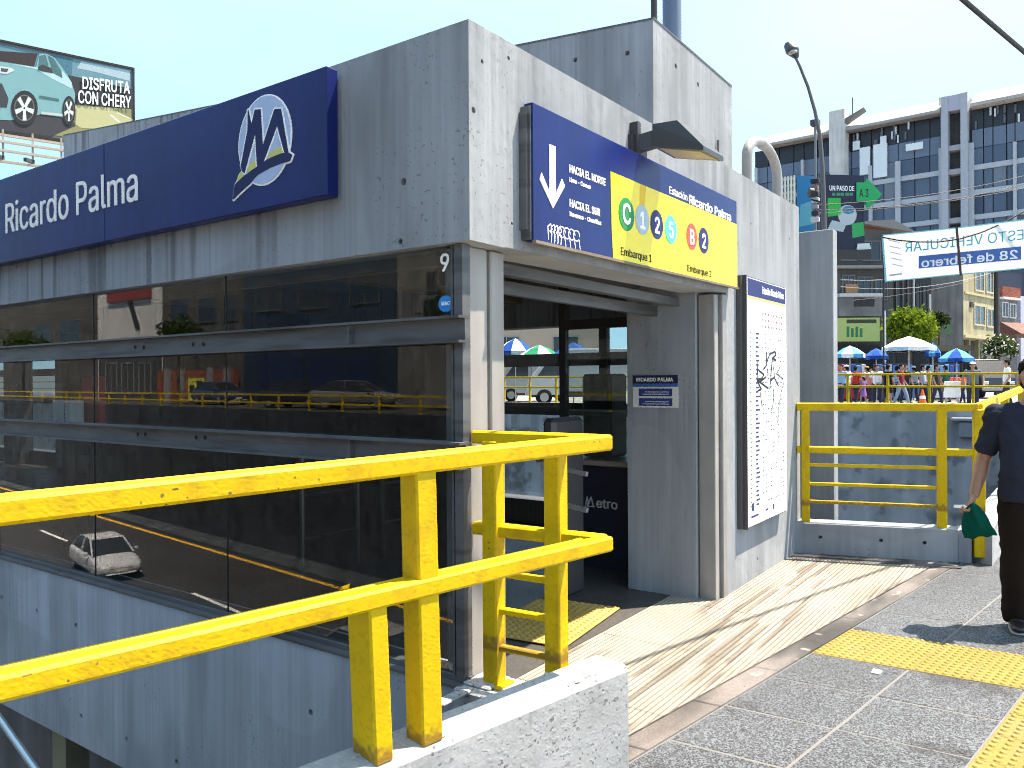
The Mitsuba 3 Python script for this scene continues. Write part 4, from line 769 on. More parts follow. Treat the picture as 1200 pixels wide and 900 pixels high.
# ------------------------------------------------------------------ buildings beyond
class Face:
    def __init__(s, O, d):  # O: point on the wall, d: horizontal direction running to the right as seen from the street
        s.O = np.asarray(O, float); d = np.asarray(d, float)[:2]; s.d = np.array([*(d / np.linalg.norm(d)), 0]); s.n = np.array([s.d[1], -s.d[0], 0])
    def az(s, x, y):
        r = at(x, y, 1.0) - EYE; t = ((s.O - EYE) @ s.n) / (r @ s.n); P = EYE + r * t; return (P - s.O) @ s.d, P[2]
    def rect(s, x0, y0, x1, y1):
        a0, z1 = s.az(x0, y0); a1, _ = s.az(x1, y1); xm = (x0 + x1) / 2; _, zt = s.az(xm, y0); _, zb = s.az(xm, y1); return a0, a1, zb, zt
    def box(s, a0, a1, z0, z1, n0, n1, b=0): return basis(box(a0, a1, n0, n1, z0, z1, b), [s.O[0], s.O[1], 0], s.d, s.n, (0, 0, 1))
    def put(s, m, y=0.0): return basis(m, [s.O[0] + s.n[0] * y, s.O[1] + s.n[1] * y, 0], s.d, (0, 0, 1), s.n)
def window(F, parent, r, pane_col=(.015, .02, .028), frame_col=(.3, .3, .3), t=.08, rails=1):
    a0, a1, z0, z1 = r
    w = add('window', cat(F.box(a0, a1, z0, z0 + t, .003, .07), F.box(a0, a1, z1 - t, z1, .003, .07), F.box(a0, a0 + t, z0 + t, z1 - t, .003, .07), F.box(a1 - t, a1, z0 + t, z1 - t, .003, .07), *[F.box(a0 + (a1 - a0) * (i + 1) / (rails + 1) - t * .35, a0 + (a1 - a0) * (i + 1) / (rails + 1) + t * .35, z0 + t, z1 - t, .003, .06) for i in range(rails)]), 'paint', frame_col, parent)
    add('pane', F.box(a0 + t * .5, a1 - t * .5, z0 + t * .5, z1 - t * .5, .004, .018), 'gloss', pane_col, w)
def vdir(vx): a = math.atan((vx - 600) / 925.0); q = FWD * math.cos(a) + RGT * math.sin(a); return np.array([q[0], q[1], 0])

# tall glazed block
G = Face(at(1080, 137, 92), -vdir(-551))
gb = thing('glass_office_block', 'tall dark glazed office block with white columns and a pale roof canopy', 'building')
aL, aR = G.az(884, 300)[0], G.az(1225, 300)[0]; _, zR = G.az(1080, 137)
add('core', G.box(aL, aR, .5, zR - .2, -14, -.6), 'stucco_dark', parent=gb)
lv = [G.az(1080, y)[1] for y in (163, 184, 206, 234, 262, 290, 318)]
ca_ = add('roof_canopy', hull([tuple(G.O * [1, 1, 0] + G.d * a + G.n * n_ + [0, 0, z]) for a in (aL + 1, G.az(1104, 300)[0]) for n_, z in ((1.2, zR - .25), (1.2, zR + .1), (-3.5, zR + 2.5), (-3.5, zR - .25))]), 'paint', (.32, .31, .30), gb, jit=.6)
add('roof_canopy', hull([tuple(G.O * [1, 1, 0] + G.d * a + G.n * n_ + [0, 0, z]) for a in (G.az(1140, 300)[0], aR) for n_, z in ((1.2, zR - .25), (1.2, zR + .1), (-3.5, zR + 2.5), (-3.5, zR - .25))]), 'paint', (.32, .31, .30), gb, jit=.6)
cols = [(886, 889, 1), (940, 943, 1), (1019, 1023, 4), (1050, 1056, 4), (1101, 1105, 3), (1136, 1142, 3), (1188, 1192, 4), (1216, 1222, 3)]
ztop = lambda q: {1: lv[0], 3: lv[1] + .6, 4: lv[1] - .1}[q]
for x0, x1, q in cols: add('column', G.box(G.az(x0, 300)[0], G.az(x1, 300)[0], .5, ztop(q), -.6, .35), 'paint', (.36, .38, .42), gb)
for i, z in enumerate(lv[2:]): add('floor_band', G.box(aL, G.az(1104, 300)[0], z - .28, z + .28, -.58, .1), 'paint', (.36, .39, .43), gb); add('floor_band', G.box(G.az(1137, 300)[0], aR, z - .28, z + .28, -.58, .1), 'paint', (.36, .39, .43), gb)
edges = [884, 900, 913, 930, 942, 958, 975, 998, 1008, 1021, 1036, 1053, 1072, 1090, 1103]; edges2 = [1139, 1153, 1164, 1180, 1190, 1204, 1219]
zz = [zR - .25] + lv
for E_ in (edges, edges2):
    for xa, xb in zip(E_[:-1], E_[1:]):
        for i in range(len(zz) - 1):
            c = (.012, .013, .018) if i == 0 else (.10, .13, .19) if i == 1 else [(.07, .10, .15), (.09, .125, .18), (.03, .045, .08), (.12, .15, .19), (.055, .08, .13)][int(rng.choice(5, p=[.3, .25, .15, .1, .2]))]
            add('glass_panel', G.box(G.az(xa, 300)[0] + .05, G.az(xb, 300)[0] - .05, zz[i + 1] + .03, zz[i] - .03, -.55 if i == 0 else -.4, -.3 if i == 0 else -.12 + float(rng.uniform(-.1, .12))), 'satin', c, gb)
for k in range(26):
    x = rng.uniform(1000, 1100) if k < 18 else rng.uniform(1142, 1200); a = G.az(x, 300)[0]; z = zR - rng.uniform(.5, 2.0)
    add('awning_strut', G.box(a, a + .18, z - .6, z + .3, -.2, -.05), 'paint', (.1, .11, .14) if k % 3 else (.5, .55, .6), gb)
tw = G.rect(976, 133, 995, 330)
add('stair_tower', G.box(tw[0], tw[1], .5, tw[3], -3.2, 1.6), 'stucco_white', parent=gb)
add('stair_tower_vent', basis(hull([(0, 0, 0), (2.2, 0, .7), (0, 1.2, 0), (2.2, 1.2, .9), (0, 0, -.5), (0, 1.2, -.5)]), G.O * [1, 1, 0] + G.d * tw[1] + G.n * .3 + [0, 0, tw[3] - 1.2], G.d, G.n, (0, 0, 1)), 'paint', (.12, .13, .14), gb)
t2 = G.rect(1104, 113, 1136, 330); zc = G.az(1120, 131)[1]
add('service_tower', G.box(t2[0], t2[0] + .7, .5, t2[3], -4, .8), 'paint', (.33, .35, .40), gb); add('service_tower', G.box(t2[1] - .7, t2[1], .5, t2[3], -4, .8), 'paint', (.33, .35, .40), gb)
add('tower_cap', G.box(t2[0] + .7, t2[1] - .7, zc, t2[3], -4, .7), 'paint', (.34, .34, .42), gb); add('tower_back', G.box(t2[0] + .7, t2[1] - .7, .5, zc, -4, -2.6), 'paint', (.06, .055, .055), gb)
for y in (172, 200, 229, 257, 286): z = G.az(1120, y)[1]; add('balcony_slab', G.box(t2[0] + .7, t2[1] - .7, z - .5, z + .1, -2.6, .5), 'paint', (.3, .3, .33), gb); add('balcony_wall', G.box(t2[0] + 1.2, t2[1] - .9, z - 1.9, z - .6, -2.4, -1.8), 'paint', (.32, .3, .3), gb)
for x, y0, y1 in ((996, 112, 133), (1099, 112, 140)): a, z0 = G.az(x, y1); add('aerial', G.box(a, a + .1, z0 - .5, G.az(x, y0)[1], -1, -.9), 'paint', (.1, .1, .12), gb)
for xa, ya, xb, yb in ((1008, 173, 1020, 205), (1024, 169, 1040, 208), (1032, 160, 1039, 170), (1000, 166, 1008, 176), (1062, 168, 1082, 176)):
    r = G.rect(xa, ya, xb, yb); add('white_panel', G.box(*r, .0, .25), 'paint', (.6, .66, .7), gb)
wc = G.rect(918, 208, 934, 243)
for i in range(5): add('lattice', G.box(wc[0], wc[1], wc[2] + (wc[3] - wc[2]) * i / 4.5, wc[2] + (wc[3] - wc[2]) * i / 4.5 + .25, .4, .6), 'paint', (.6, .6, .52), gb); a = wc[0] + (wc[1] - wc[0]) * i / 4.4; add('lattice', G.box(a, a + .2, wc[2], wc[3], .62, .8), 'paint', (.6, .6, .52), gb)

# grey house with balcony on the left
H1 = Face(at(1048, 300, 50), RGT)
h1 = thing('grey_house', 'sooty grey house with a balcony and a green shop sign behind the concrete fin', 'building')
r = H1.rect(925, 270, 1047, 470); add('wall', H1.box(r[0], r[1], .5, r[3], -9, 0), 'stucco_dark', parent=h1)
bl = add('balcony', H1.box(*H1.rect(975, 346, 1024, 350), 0, 1.2), 'paint', (.45, .45, .45), h1)
add('balcony_front', H1.box(*H1.rect(975, 350, 1024, 372), 0, 1.1), 'stucco_grey', parent=bl); add('grille', H1.box(*H1.rect(992, 352, 1015, 361), 1.1, 1.14), 'paint', (.02, .02, .02), bl)
for q in ((986, 322, 1002, 346), (1004, 324, 1022, 346), (1025, 327, 1040, 352), (985, 282, 1003, 306), (1010, 282, 1032, 306)): window(H1, h1, H1.rect(*q), frame_col=(.1, .1, .1))
add('board', H1.box(*H1.rect(990, 333, 1004, 347), .08, .12), 'paint', (.28, .15, .07), h1)
add('ledge', H1.box(*H1.rect(975, 312, 1046, 315), 0, .5), 'paint', (.2, .2, .2), h1)
add('shop_front', [H1.box(*H1.rect(x, 404, x + 24, 465), .01, .06) for x in (950, 978, 1006)], 'paint', (.015, .016, .018), h1)
sgn = thing('shop_sign', 'pale green shop sign hung under the balcony of the grey house', 'sign')
q = H1.rect(960, 374, 1022, 401); add('panel', H1.box(*q, .9, 1.05), 'paint', (.34, .42, .14), sgn); add('band', H1.box(*H1.rect(984, 376, 1018, 380), 1.052, 1.07), 'paint', (.03, .04, .02), sgn)
add('picture', [H1.box(*H1.rect(984 + 5 * i, 384 + (i % 2) * 2, 987 + 5 * i, 396), 1.052, 1.065) for i in range(4)], 'paint', (.02, .16, .06), sgn)
hut = thing('rooftop_hut', 'brown wooden hut on the roof beside the banner', 'hut')
HB = Face(at(1040, 270, 54), RGT); r = HB.rect(1012, 262, 1046, 282); add('wall', HB.box(*r, -4, 0), 'paint', (.16, .06, .03), hut, jit=.3)
r2_ = HB.rect(1010, 259, 1050, 262); add('roof', hull([tuple(HB.O * [1, 1, 0] + HB.d * a + HB.n * n_ + [0, 0, z]) for a, z in ((r2_[0], r2_[3] - .1), (r2_[1] - .4, r2_[3]), (r2_[1] + 1.2, r2_[3] - .9)) for n_ in (-4.3, .5)] + [tuple(HB.O * [1, 1, 0] + HB.d * r2_[0] + HB.n * .5 + [0, 0, r2_[2] - .1])]), 'paint', (.2, .19, .18), hut)
# dark house behind the tree
H2 = Face(at(1068, 380, 57), RGT)
h2 = thing('dark_ribbed_house', 'dark grey house with vertical ribs and drainpipes behind the green tree', 'building')
r = H2.rect(1046, 300, 1092, 470); add('wall', H2.box(r[0], r[1], .5, r[3], -9, 0), 'stucco_dark', parent=h2)
add('rib', [H2.box(*H2.rect(x, 300, x + 2.2, 470), 0, .18) for x in (1043, 1048.5, 1056, 1062)], 'paint', (.11, .11, .115), h2)
add('drainpipe', [H2.box(*H2.rect(1069, 318, 1071, 370), 0, .16), H2.box(*H2.rect(1087.5, 345, 1090, 372), 0, .16)], 'paint', (.5, .5, .48), h2)
for q in ((1051, 330, 1056, 360), (1073, 332, 1079, 362), (1081, 334, 1087, 362)): window(H2, h2, H2.rect(*q), frame_col=(.05, .05, .05), rails=0)
# olive corner building
c3 = at(1129, 400, 62); dh = vdir(1627); Hw, Hs = Face(c3, (0, -1)), Face(c3, dh)
h3 = thing('olive_building', 'olive yellow three storey corner building with a blank grey side wall', 'building')
aw = Hw.az(1088, 400)[0]; as_ = Hs.az(1167, 400)[0]; zt3 = Hs.az(1129, 300)[1]; zo = Hs.az(1140, 397)[1]
def h3p(a, z0, z1, in_, x0=.012): return extr(sg.Polygon([c3[:2] + dh[:2] * x0 + [0, in_], c3[:2] + dh[:2] * a + [0, in_], c3[:2] + dh[:2] * a + [0, -aw], c3[:2] + dh[:2] * x0 + [0, -aw]]), z1 - z0).apply_translation([0, 0, z0])
add('wall', h3p(as_, zo, zt3, .0), 'stucco_olive', parent=h3)
add('side_wall', basis(box(-.02, .010, .002, -aw, .5, zt3 + .01), [c3[0], c3[1], 0], (1, 0, 0), (0, 1, 0), (0, 0, 1)), 'stucco_grey', parent=h3)
add('ground_floor', h3p(as_ - .2, .5, zo - .02, 1.2, .5), 'stucco_dark', parent=h3)
for x in (1139, 1150, 1160): add('shop_post', Hs.box(*Hs.rect(x, 398, x + 1.6, 440), -.5, -.2), 'paint', (.2, .18, .1), h3)
for q in ((1142, 300, 1153, 342), (1155, 300, 1164, 344), (1141, 357, 1154, 382), (1156, 361, 1165, 384)): window(Hs, h3, Hs.rect(*q), frame_col=(.42, .38, .26), rails=1, t=.14)
add('string_course', [Hs.box(*Hs.rect(1129.5, 345, 1166, 347.5), 0, .12), Hs.box(*Hs.rect(1129.5, 394, 1166, 397), 0, .12)], 'paint', (.4, .36, .22), h3)
add('vent', Hs.box(*Hs.rect(1136, 354, 1139.5, 360), 0, .1), 'paint', (.02, .02, .02), h3)
add('poster', Hw.box(*Hw.rect(1104, 377, 1116, 392), 0, .05), 'paint', (.12, .2, .12), h3)
# small red-topped house, dark blue block, lavender wall
c4 = at(1172, 400, 72); H4 = Face(c4, (.93, -.37)); h4 = thing('small_brick_house', 'small house with brick red parapet and white window frames beside the olive building', 'building')
r = H4.rect(1172, 338, 1192, 440); add('wall', H4.box(r[0], r[1], .5, r[3], -5, 0), 'stucco_grey', parent=h4)
add('parapet', H4.box(*H4.rect(1171.5, 337, 1192.5, 349), 0, .25), 'brick', parent=h4); add('string_course', H4.box(*H4.rect(1171.5, 349, 1192.5, 351.5), 0, .35), 'paint', (.6, .6, .6), h4)
for q in ((1174, 354, 1181, 372), (1183, 356, 1190, 373)): window(H4, h4, H4.rect(*q), frame_col=(.6, .62, .62))
rr_ = H4.rect(1172, 378, 1206, 393); add('tile_roof', hull([tuple(H4.O * [1, 1, 0] + H4.d * a + H4.n * n_ + [0, 0, z]) for a in rr_[:2] for n_, z in ((0, rr_[3]), (1.8, rr_[2]), (0, rr_[2] - .2))]), 'paint', (.10, .04, .03), h4, jit=.4)
H5 = Face(at(1200, 400, 84), (.93, -.37)); h5 = thing('navy_block', 'dark navy blue block rising at the right edge under the banner', 'building')
r = H5.rect(1166, 300, 1240, 460); add('wall', H5.box(r[0], r[1], .5, r[3], -5, 0), 'paint', (.012, .018, .05), h5)
add('lower_wall', H5.box(*H5.rect(1190, 350, 1240, 460), 0, .5), 'paint', (.42, .42, .52), h5)
add('roof_edge', H5.box(r[0], r[1], r[3], r[3] + .5, -5.1, .3), 'paint', (.4, .42, .45), h5)
low = thing('market_shops', 'row of dark open shop fronts behind the market umbrellas', 'building')
LB = Face(at(1120, 430, 47), RGT); r = LB.rect(1046, 405, 1135, 470); add('wall', LB.box(r[0], r[1], .5, r[3] , -2, 0), 'paint', (.03, .03, .03), low)
add('door', [LB.box(*LB.rect(x, 411, x + 15, 466), .0, .05) for x in (1050, 1070, 1090, 1112)], 'paint', (.012, .012, .014), low); add('fascia', LB.box(r[0], r[1], r[3] - .35, r[3], .0, .2), 'paint', (.12, .1, .06), low)
# ------------------------------------------------------------------ trees
def tree(label, c, rad, n, col, col2, ground, leaf=.16, flowers=0, name='tree'):
    k = thing(name, label, 'tree'); c = np.asarray(c, float); rad = np.asarray(rad, float)
    b = np.array([c[0], c[1], ground]); top = c - [0, 0, rad[2] * .5]
    tr_ = [tube([b, b + (top - b) * .5 + [.06, .03, 0], top], [.13, .10, .07], 8)]
    cl = []
    for i in range(16):
        d = rng.normal(size=3); d /= np.linalg.norm(d); d[2] = abs(d[2]) * .9 - .35; e = c + d * rad * rng.uniform(.55, .85); cl.append(e)
        tr_.append(tube([top, (top + e) / 2 + rng.normal(0, .06, 3), e], [.05, .03, .012], 5))
    add('trunk', cat(tr_), 'paint', (.09, .065, .045), k)
    cl = np.array(cl); ctr = cl[rng.integers(len(cl), size=n)]; p = ctr + rng.normal(size=(n, 3)) * rad * .20
    q = (p - c) / rad; ln = np.linalg.norm(q, axis=1); p = np.where((ln > 1.02)[:, None], c + q / ln[:, None] * rad * rng.uniform(.7, 1.02, n)[:, None], p)
    a = rng.normal(size=(n, 3)); a[:, 2] -= .5; a /= np.linalg.norm(a, axis=1, keepdims=True); w = np.cross(a, rng.normal(size=(n, 3))); w /= np.linalg.norm(w, axis=1, keepdims=True)
    s = leaf * rng.uniform(.6, 1.25, n)[:, None]; nn = np.cross(a, w)
    V = np.stack([p - a * s, p + w * s * .42 + nn * s * .12, p + a * s, p - w * s * .42 + nn * s * .12], 1).reshape(-1, 3); I = np.arange(n)[:, None] * 4
    Fc = np.vstack([I + [0, 1, 2], I + [0, 2, 3]])
    cc = np.array(col) + (np.array(col2) - col) * rng.random((n, 1)); cc *= rng.uniform(.75, 1.2, (n, 1))
    if flowers: f = rng.random(n) < flowers; cc[f] = (.75, .75, .68)
    kk = uniq(k + '__crown'); scene[kk] = mikit.ply(trimesh.Trimesh(V, Fc, process=False), 'leaf', False, color=np.repeat(cc, 4, 0))
    return k
tree('bright green leafy tree standing over the market umbrellas', at(1066, 386, 41), (1.4, 1.4, 1.4), 4200, (.045, .10, .012), (.25, .32, .03), .5, .16)
tree('small tree dotted with white blossom at the right edge', at(1171, 408, 46), (.95, .95, 1.0), 1300, (.03, .06, .02), (.07, .10, .03), .5, .15, .22)
tree('thin dark tree against the blank side wall', at(1101, 377, 52), (.75, .75, .8), 600, (.02, .035, .015), (.04, .06, .02), .5, .16)

# ------------------------------------------------------------------ market
ORD = ['first', 'second', 'third', 'fourth', 'fifth', 'sixth', 'seventh']
def umbrella(label, x, y0, y1, w, d, ca, cb_, g='market umbrellas'):
    k = thing('market_umbrella', label, 'umbrella', g); P = at(x, y1, d); R = w / 2 * d / 925; z1 = at(x, y1, d)[2]; z0 = at(x, y0, d)[2]; c = np.array([P[0], P[1]])
    add('pole', cyl((*c, .5), (*c, z0 - .02), .028, 8), 'paint', (.5, .5, .5), k); N = 8; ph = rng.uniform(0, .7)
    for i in range(N):
        a0, a1 = ph + 2 * math.pi * i / N, ph + 2 * math.pi * (i + 1) / N; am = (a0 + a1) / 2
        def q(a, r, z): return (c[0] + r * math.cos(a), c[1] + r * math.sin(a), z)
        hh = z0 - z1; V = [q(am, .0, z0), q(a0, R * .5, z0 - hh * .38), q(am, R * .47, z0 - hh * .40), q(a1, R * .5, z0 - hh * .38), q(a0, R, z1), q(am, R * .95, z1 - .0), q(a1, R, z1), q(a0, R * 1.0, z1 - .17), q(am, R * .95, z1 - .2), q(a1, R * 1.0, z1 - .17)]
        m = trimesh.Trimesh(V, [[0, 1, 2], [0, 2, 3], [1, 4, 5], [1, 5, 2], [2, 5, 6], [2, 6, 3], [4, 7, 8], [4, 8, 5], [5, 8, 9], [5, 9, 6]], process=False)
        in_ = m.copy(); in_.vertices = np.asarray(in_.vertices) - [0, 0, .006]; in_.invert()
        add('canopy_panel', cat(m, in_), 'matte', ca if i % 2 else cb_, k)
        add('rib', bar(q(a0, .03, z0 - .04), q(a0, R * .98, z1 - .03), .012), 'paint', (.2, .2, .2), k)
BL, SK, WH = (.02, .07, .30), (.10, .32, .62), (.68, .74, .78)
umbrella('large pale blue and white market umbrella under the green tree', 1065, 394, 407, 58, 37, (.38, .55, .72), WH)
umbrella('white and sky blue market umbrella next to the concrete fin', 996, 405, 415, 34, 37.5, WH, SK)
umbrella('plain blue market umbrella between the white one and the large one', 1027, 408, 417, 27, 39, BL, (.03, .1, .38))
umbrella('small tilted blue umbrella right behind the large one', 1093, 401, 414, 18, 40, SK, BL)
umbrella('dark blue market umbrella with a pale top at the right end', 1121, 408, 420, 39, 38, BL, SK)
for j, (x, d, lb) in enumerate(((1000, 38, 'red topped vendor stall at the left end of the market'), (1056, 39, 'stall hung with blue clothes under the large umbrella'), (1112, 39.5, 'white draped vendor stall under the dark blue umbrella'))):
    k = thing('market_stall', lb, 'stall', None); P = at(x, 470, d); F_ = Face((P[0], P[1], 0), RGT)
    add('table_top', F_.box(-.9, .9, 1.30, 1.35, -.4, .4), 'paint', ((.45, .03, .02), (.2, .25, .35), (.6, .62, .65))[j], k); add('cloth', F_.box(-.88, .88, .62, 1.299, .3, .36), 'paint', ((.40, .03, .02), (.10, .16, .3), (.62, .64, .68))[j], k)
    for a in (-.8, .8):
        for n_ in (-.35, .25): add('leg', F_.box(a - .02, a + .02, .5, 1.3, n_ - .02, n_ + .02), 'paint', (.1, .1, .1), k)
    add('backdrop', F_.box(-.95, .95, .5, 2.35, -.9, -.86), 'paint', (.04, .05, .08), k)
    for i in range(7):
        g_ = tag(uniq('hanging_garment'), ORD[i] + ' garment from the left hanging at the ' + ['red topped stall', 'stall under the large umbrella', 'white draped stall'][j], 'garment', ['garments at the red topped stall', 'garments at the middle stall', 'garments at the white draped stall'][j])
        c_ = [(.12, .3, .6), (.6, .65, .7), (.05, .12, .35), (.45, .1, .15), (.2, .45, .6)][int(rng.integers(5))] if j != 1 else [(.08, .2, .5), (.2, .4, .65), (.5, .6, .7)][i % 3]
        a = -.8 + .26 * i; z_ = 2.3 - .05 * (i % 2)
        scene[g_] = mikit.ply(F_.box(a, a + .22, z_ - .62, z_, -.84, -.78, .02), 'matte', False, color=np.tile(c_, (len(F_.box(a, a + .22, z_ - .62, z_, -.84, -.78, .02).vertices), 1)))
    for i in range(5):
        g_ = tag(uniq('goods_box'), ORD[i] + ' goods box from the left on the ' + ['red topped stall', 'stall under the large umbrella', 'white draped stall'][j], 'box', ['boxes on the red stall', 'boxes on the clothes stall', 'boxes on the white stall'][j])
        a = -.8 + .34 * i; m = F_.box(a, a + .26, 1.352, 1.352 + rng.uniform(.12, .3), -.25, .15, .01); c_ = [(.5, .1, .05), (.6, .5, .1), (.6, .6, .6), (.05, .2, .3), (.3, .3, .32)][int(rng.integers(5))]
        scene[g_] = mikit.ply(m, 'paint', False, color=np.tile(c_, (len(m.vertices), 1)))
cn_ = thing('traffic_cone', 'orange traffic cone standing in front of the stalls', 'cone'); P = at(1081, 459, 31)
add('base', box(P[0] - .2, P[0] + .2, P[1] - .2, P[1] + .2, .5, .54, .01), 'paint', (.5, .09, .01), cn_); add('cone', tube([(P[0], P[1], .54), (P[0], P[1], 1.15)], [.15, .03], 14), 'paint', (.75, .13, .015), cn_, smooth=50); add('band', tube([(P[0], P[1], .78), (P[0], P[1], .9)], [.116, .094], 14), 'paint', WHITE, cn_, smooth=50)
wb = thing('white_barrier_board', 'white board barrier left of the man in the light cap', 'barrier'); P = at(1116, 452, 30); F_ = Face((P[0], P[1], 0), RGT)
add('board', F_.box(-.3, .3, .85, 1.45, -.03, .03, .01), 'paint', WHITE, wb); add('leg', [F_.box(a, a + .05, .5, .86, -.03, .03) for a in (-.26, .2)], 'paint', (.3, .3, .3), wb)

# far yellow railing along the trench wall
r3 = thing('railing', 'far yellow railing with two bars along the trench wall before the market', 'railing')
def rw_pt(y, z): return np.array([rx(y) + .2, y, z])
for z in (1.72, 1.32): add('rail', bar(rw_pt(-2.0, z), rw_pt(70, z), .07, .07, .01), 'yellow_paint', parent=r3)
y = -1.9
while y < 46: add('post', bar(rw_pt(y, .66), rw_pt(y, 1.70), .08, .08, .01), 'yellow_paint', parent=r3); y += 1.2
ub = thing('utility_box', 'grey utility box fixed on the trench wall behind the railing', 'utility box')
q = at(1133, 503, 24.5); yb = q[1]; X_ = rx(yb)
q1, q2 = on(1125, 512, 0, X_), on(1143, 512, 0, X_); add('body', box(X_ - .35, X_ - .02, q2[1], q1[1], q1[2], on(1133, 494, 0, X_)[2], .03), 'paint', (.22, .23, .25), ub)
add('lid', box(X_ - .42, X_ - .02, q2[1] - .05, q1[1] + .2, on(1133, 493, 0, X_)[2], on(1133, 489, 0, X_)[2], .02), 'paint', (.3, .31, .34), ub)

# ------------------------------------------------------------------ street lamp, poles, wires, boards
lp = thing('street_lamp', 'tall street lamp with a long curved arm and an oval head', 'street lamp')
B0 = at(966, 460, 28); bx_, by_ = B0[0], B0[1]
pts = [np.array([bx_, by_, .5]), np.array([bx_, by_, 5.0])] + [at(x, y, 28) for x, y in ((966, 270), (965, 230), (964, 200), (961, 160), (955, 130), (947, 102), (937, 77), (932, 67))]
add('pole', tube(pts, [.11, .10, .085, .08, .075, .07, .06, .055, .05, .045], 10), 'paint', (.11, .11, .11), lp, smooth=60)
hd0, hd1 = at(933, 66, 28), at(924, 54, 28.2)
add('head', tm(m3.Manifold.batch_hull([sph(hd0, .10, 12), sph((hd0 + hd1) / 2 + [0, 0, .02], (.24, .24, .17), 14), sph(hd1, .16, 12)])), 'satin', (.05, .05, .055), lp, smooth=50)
mid_ = (hd0 + hd1) / 2; add('lens', tm(sph(mid_ + [-.07, -.05, -.09], (.17, .17, .1), 14)), 'gloss', (.4, .38, .34), lp, smooth=True)
cp = thing('camera_pole', 'thin pole with a small box on top beside the street lamp', 'pole')
q0 = at(957, 470, 29); tp = at(957, 148, 29); add('pole', cyl((q0[0], q0[1], .5), (q0[0], q0[1], tp[2]), .045, 8), 'paint', (.2, .21, .22), cp, smooth=50); add('box', box(q0[0] - .15, q0[0] + .15, q0[1] - .15, q0[1] + .15, tp[2], tp[2] + .22, .02), 'paint', (.05, .06, .08), cp)
for i in range(7):
    z = at(957, 258 - 7.5 * i, 29)[2]; add('equipment_box', box(q0[0] - .2, q0[0] - .02, q0[1] - .16 + .02 * (i % 3), q0[1] + .14 - .03 * (i % 2), z - .09, z + .08, .02), 'paint', [(.5, .5, .5), (.03, .03, .035), (.3, .28, .3), (.55, .56, .58), (.04, .04, .05), (.25, .12, .1), (.02, .02, .025)][i], cp)
add('bracket', bar(at(951, 234, 28.9), at(968, 238, 28.5), .06), 'paint', (.03, .03, .03), cp); add('siren', cyl(at(948, 226, 28.6), at(953, 226, 28.6), .17, 14), 'paint', (.03, .03, .035), cp, smooth=50)
up_ = thing('utility_pole', 'dark wooden utility pole between the olive building and the small brick house', 'pole'); q0 = at(1168, 470, 50)
add('pole', tube([(q0[0], q0[1], .5), (q0[0], q0[1], at(1168, 306, 50)[2])], [.16, .12], 10), 'paint', (.035, .028, .025), up_, smooth=50); add('crossarm', bar(at(1162, 320, 50), at(1176, 318, 50), .12), 'paint', (.05, .04, .035), up_)
wp = thing('white_post', 'slim pale post at the left edge of the green tree', 'post'); q0 = at(1037.5, 460, 40); add('pole', cyl((q0[0], q0[1], .5), (q0[0], q0[1], at(1038, 364, 40)[2]), .045, 8), 'paint', (.5, .52, .55), wp, smooth=50)
bp = thing('billboard_post', 'dark pole carrying the banner rope left of the banner', 'post'); q0 = at(1036, 470, 33); add('pole', cyl((q0[0], q0[1], .5), (q0[0], q0[1], at(1036, 300, 33)[2]), .03, 8), 'paint', (.02, .02, .02), bp, smooth=50)
for i, (p, q, sg_) in enumerate((((1168, 312, 50), (985, 328, 46), .3), ((1168, 318, 50), (985, 336, 46), .5), ((1260, 188, 40), (960, 240, 29), .4), ((1260, 196, 40), (960, 246, 29), .5), ((1260, 206, 40), (960, 250, 29), .3), ((1168, 322, 50), (1000, 352, 48), .2))):
    a, b = at(*p), at(*q); k = thing('overhead_wire', ['thin wire from the utility pole to the grey house, upper', 'thin wire from the utility pole to the grey house, lower', 'thin wire before the glass block, uppermost of three', 'thin wire before the glass block, middle of three', 'thin wire before the glass block, lowest of three', 'service wire slanting down to the balcony'][i], 'wire')
    t_ = np.linspace(0, 1, 14)[:, None]; add('strand', tube(a + (b - a) * t_ - np.c_[0 * t_, 0 * t_, 4 * sg_ * t_ * (1 - t_)], .014, 5), 'paint', (.03, .03, .035) if i > 1 else (.3, .3, .32), k)

# arrow advertisement and the blue banner
ad = thing('arrow_advert', 'dark navy advertising board with a green arrow pointing right', 'billboard'); AF = Face(at(1000, 250, 31), RGT + FWD * .12)
add('board', AF.box(*AF.rect(962, 205, 1013, 293), -.06, 0), 'paint', (.010, .014, .04), ad)
def pic(F, poly_px, y, h=.004): return F.put(extr(sg.Polygon([F.az(*p) for p in poly_px]).buffer(0), h), y)
add('board_base', AF.box(*AF.rect(975, 293, 1020, 304), -.05, .1), 'paint', (.03, .03, .034), ad)
add('arrow', cat(pic(AF, [(1003, 214), (1014, 214), (1015, 209), (1033, 228), (1015, 247), (1014, 236), (1003, 236)], .001, .05)), 'paint', (.01, .30, .09), ad)
add('shop_picture', cat(pic(AF, [(970, 232), (985, 232), (986, 252), (970, 254)], .001)), 'paint', (.02, .35, .05), ad)
add('picture', cat(pic(AF, [(993 + 11 * math.cos(a), 252 + 12 * math.sin(a)) for a in np.linspace(0, 6.1, 16)], .001)), 'paint', (.4, .46, .5), ad)
add('picture', cat(pic(AF, [(994 + 7 * math.cos(a), 246 + 5 * math.sin(a)) for a in np.linspace(0, 6.1, 14)], .006)), 'paint', (.05, .17, .3), ad)
add('picture', cat(pic(AF, [(975, 258), (992, 262), (988, 272), (970, 268)], .001)), 'paint', (.35, .42, .46), ad)
add('picture', cat(pic(AF, [(998, 262), (1012, 260), (1013, 276), (999, 279)], .001), pic(AF, [(999, 267), (1012, 266), (1012, 268), (999, 269)], .006)), 'paint', (.02, .3, .08), ad)
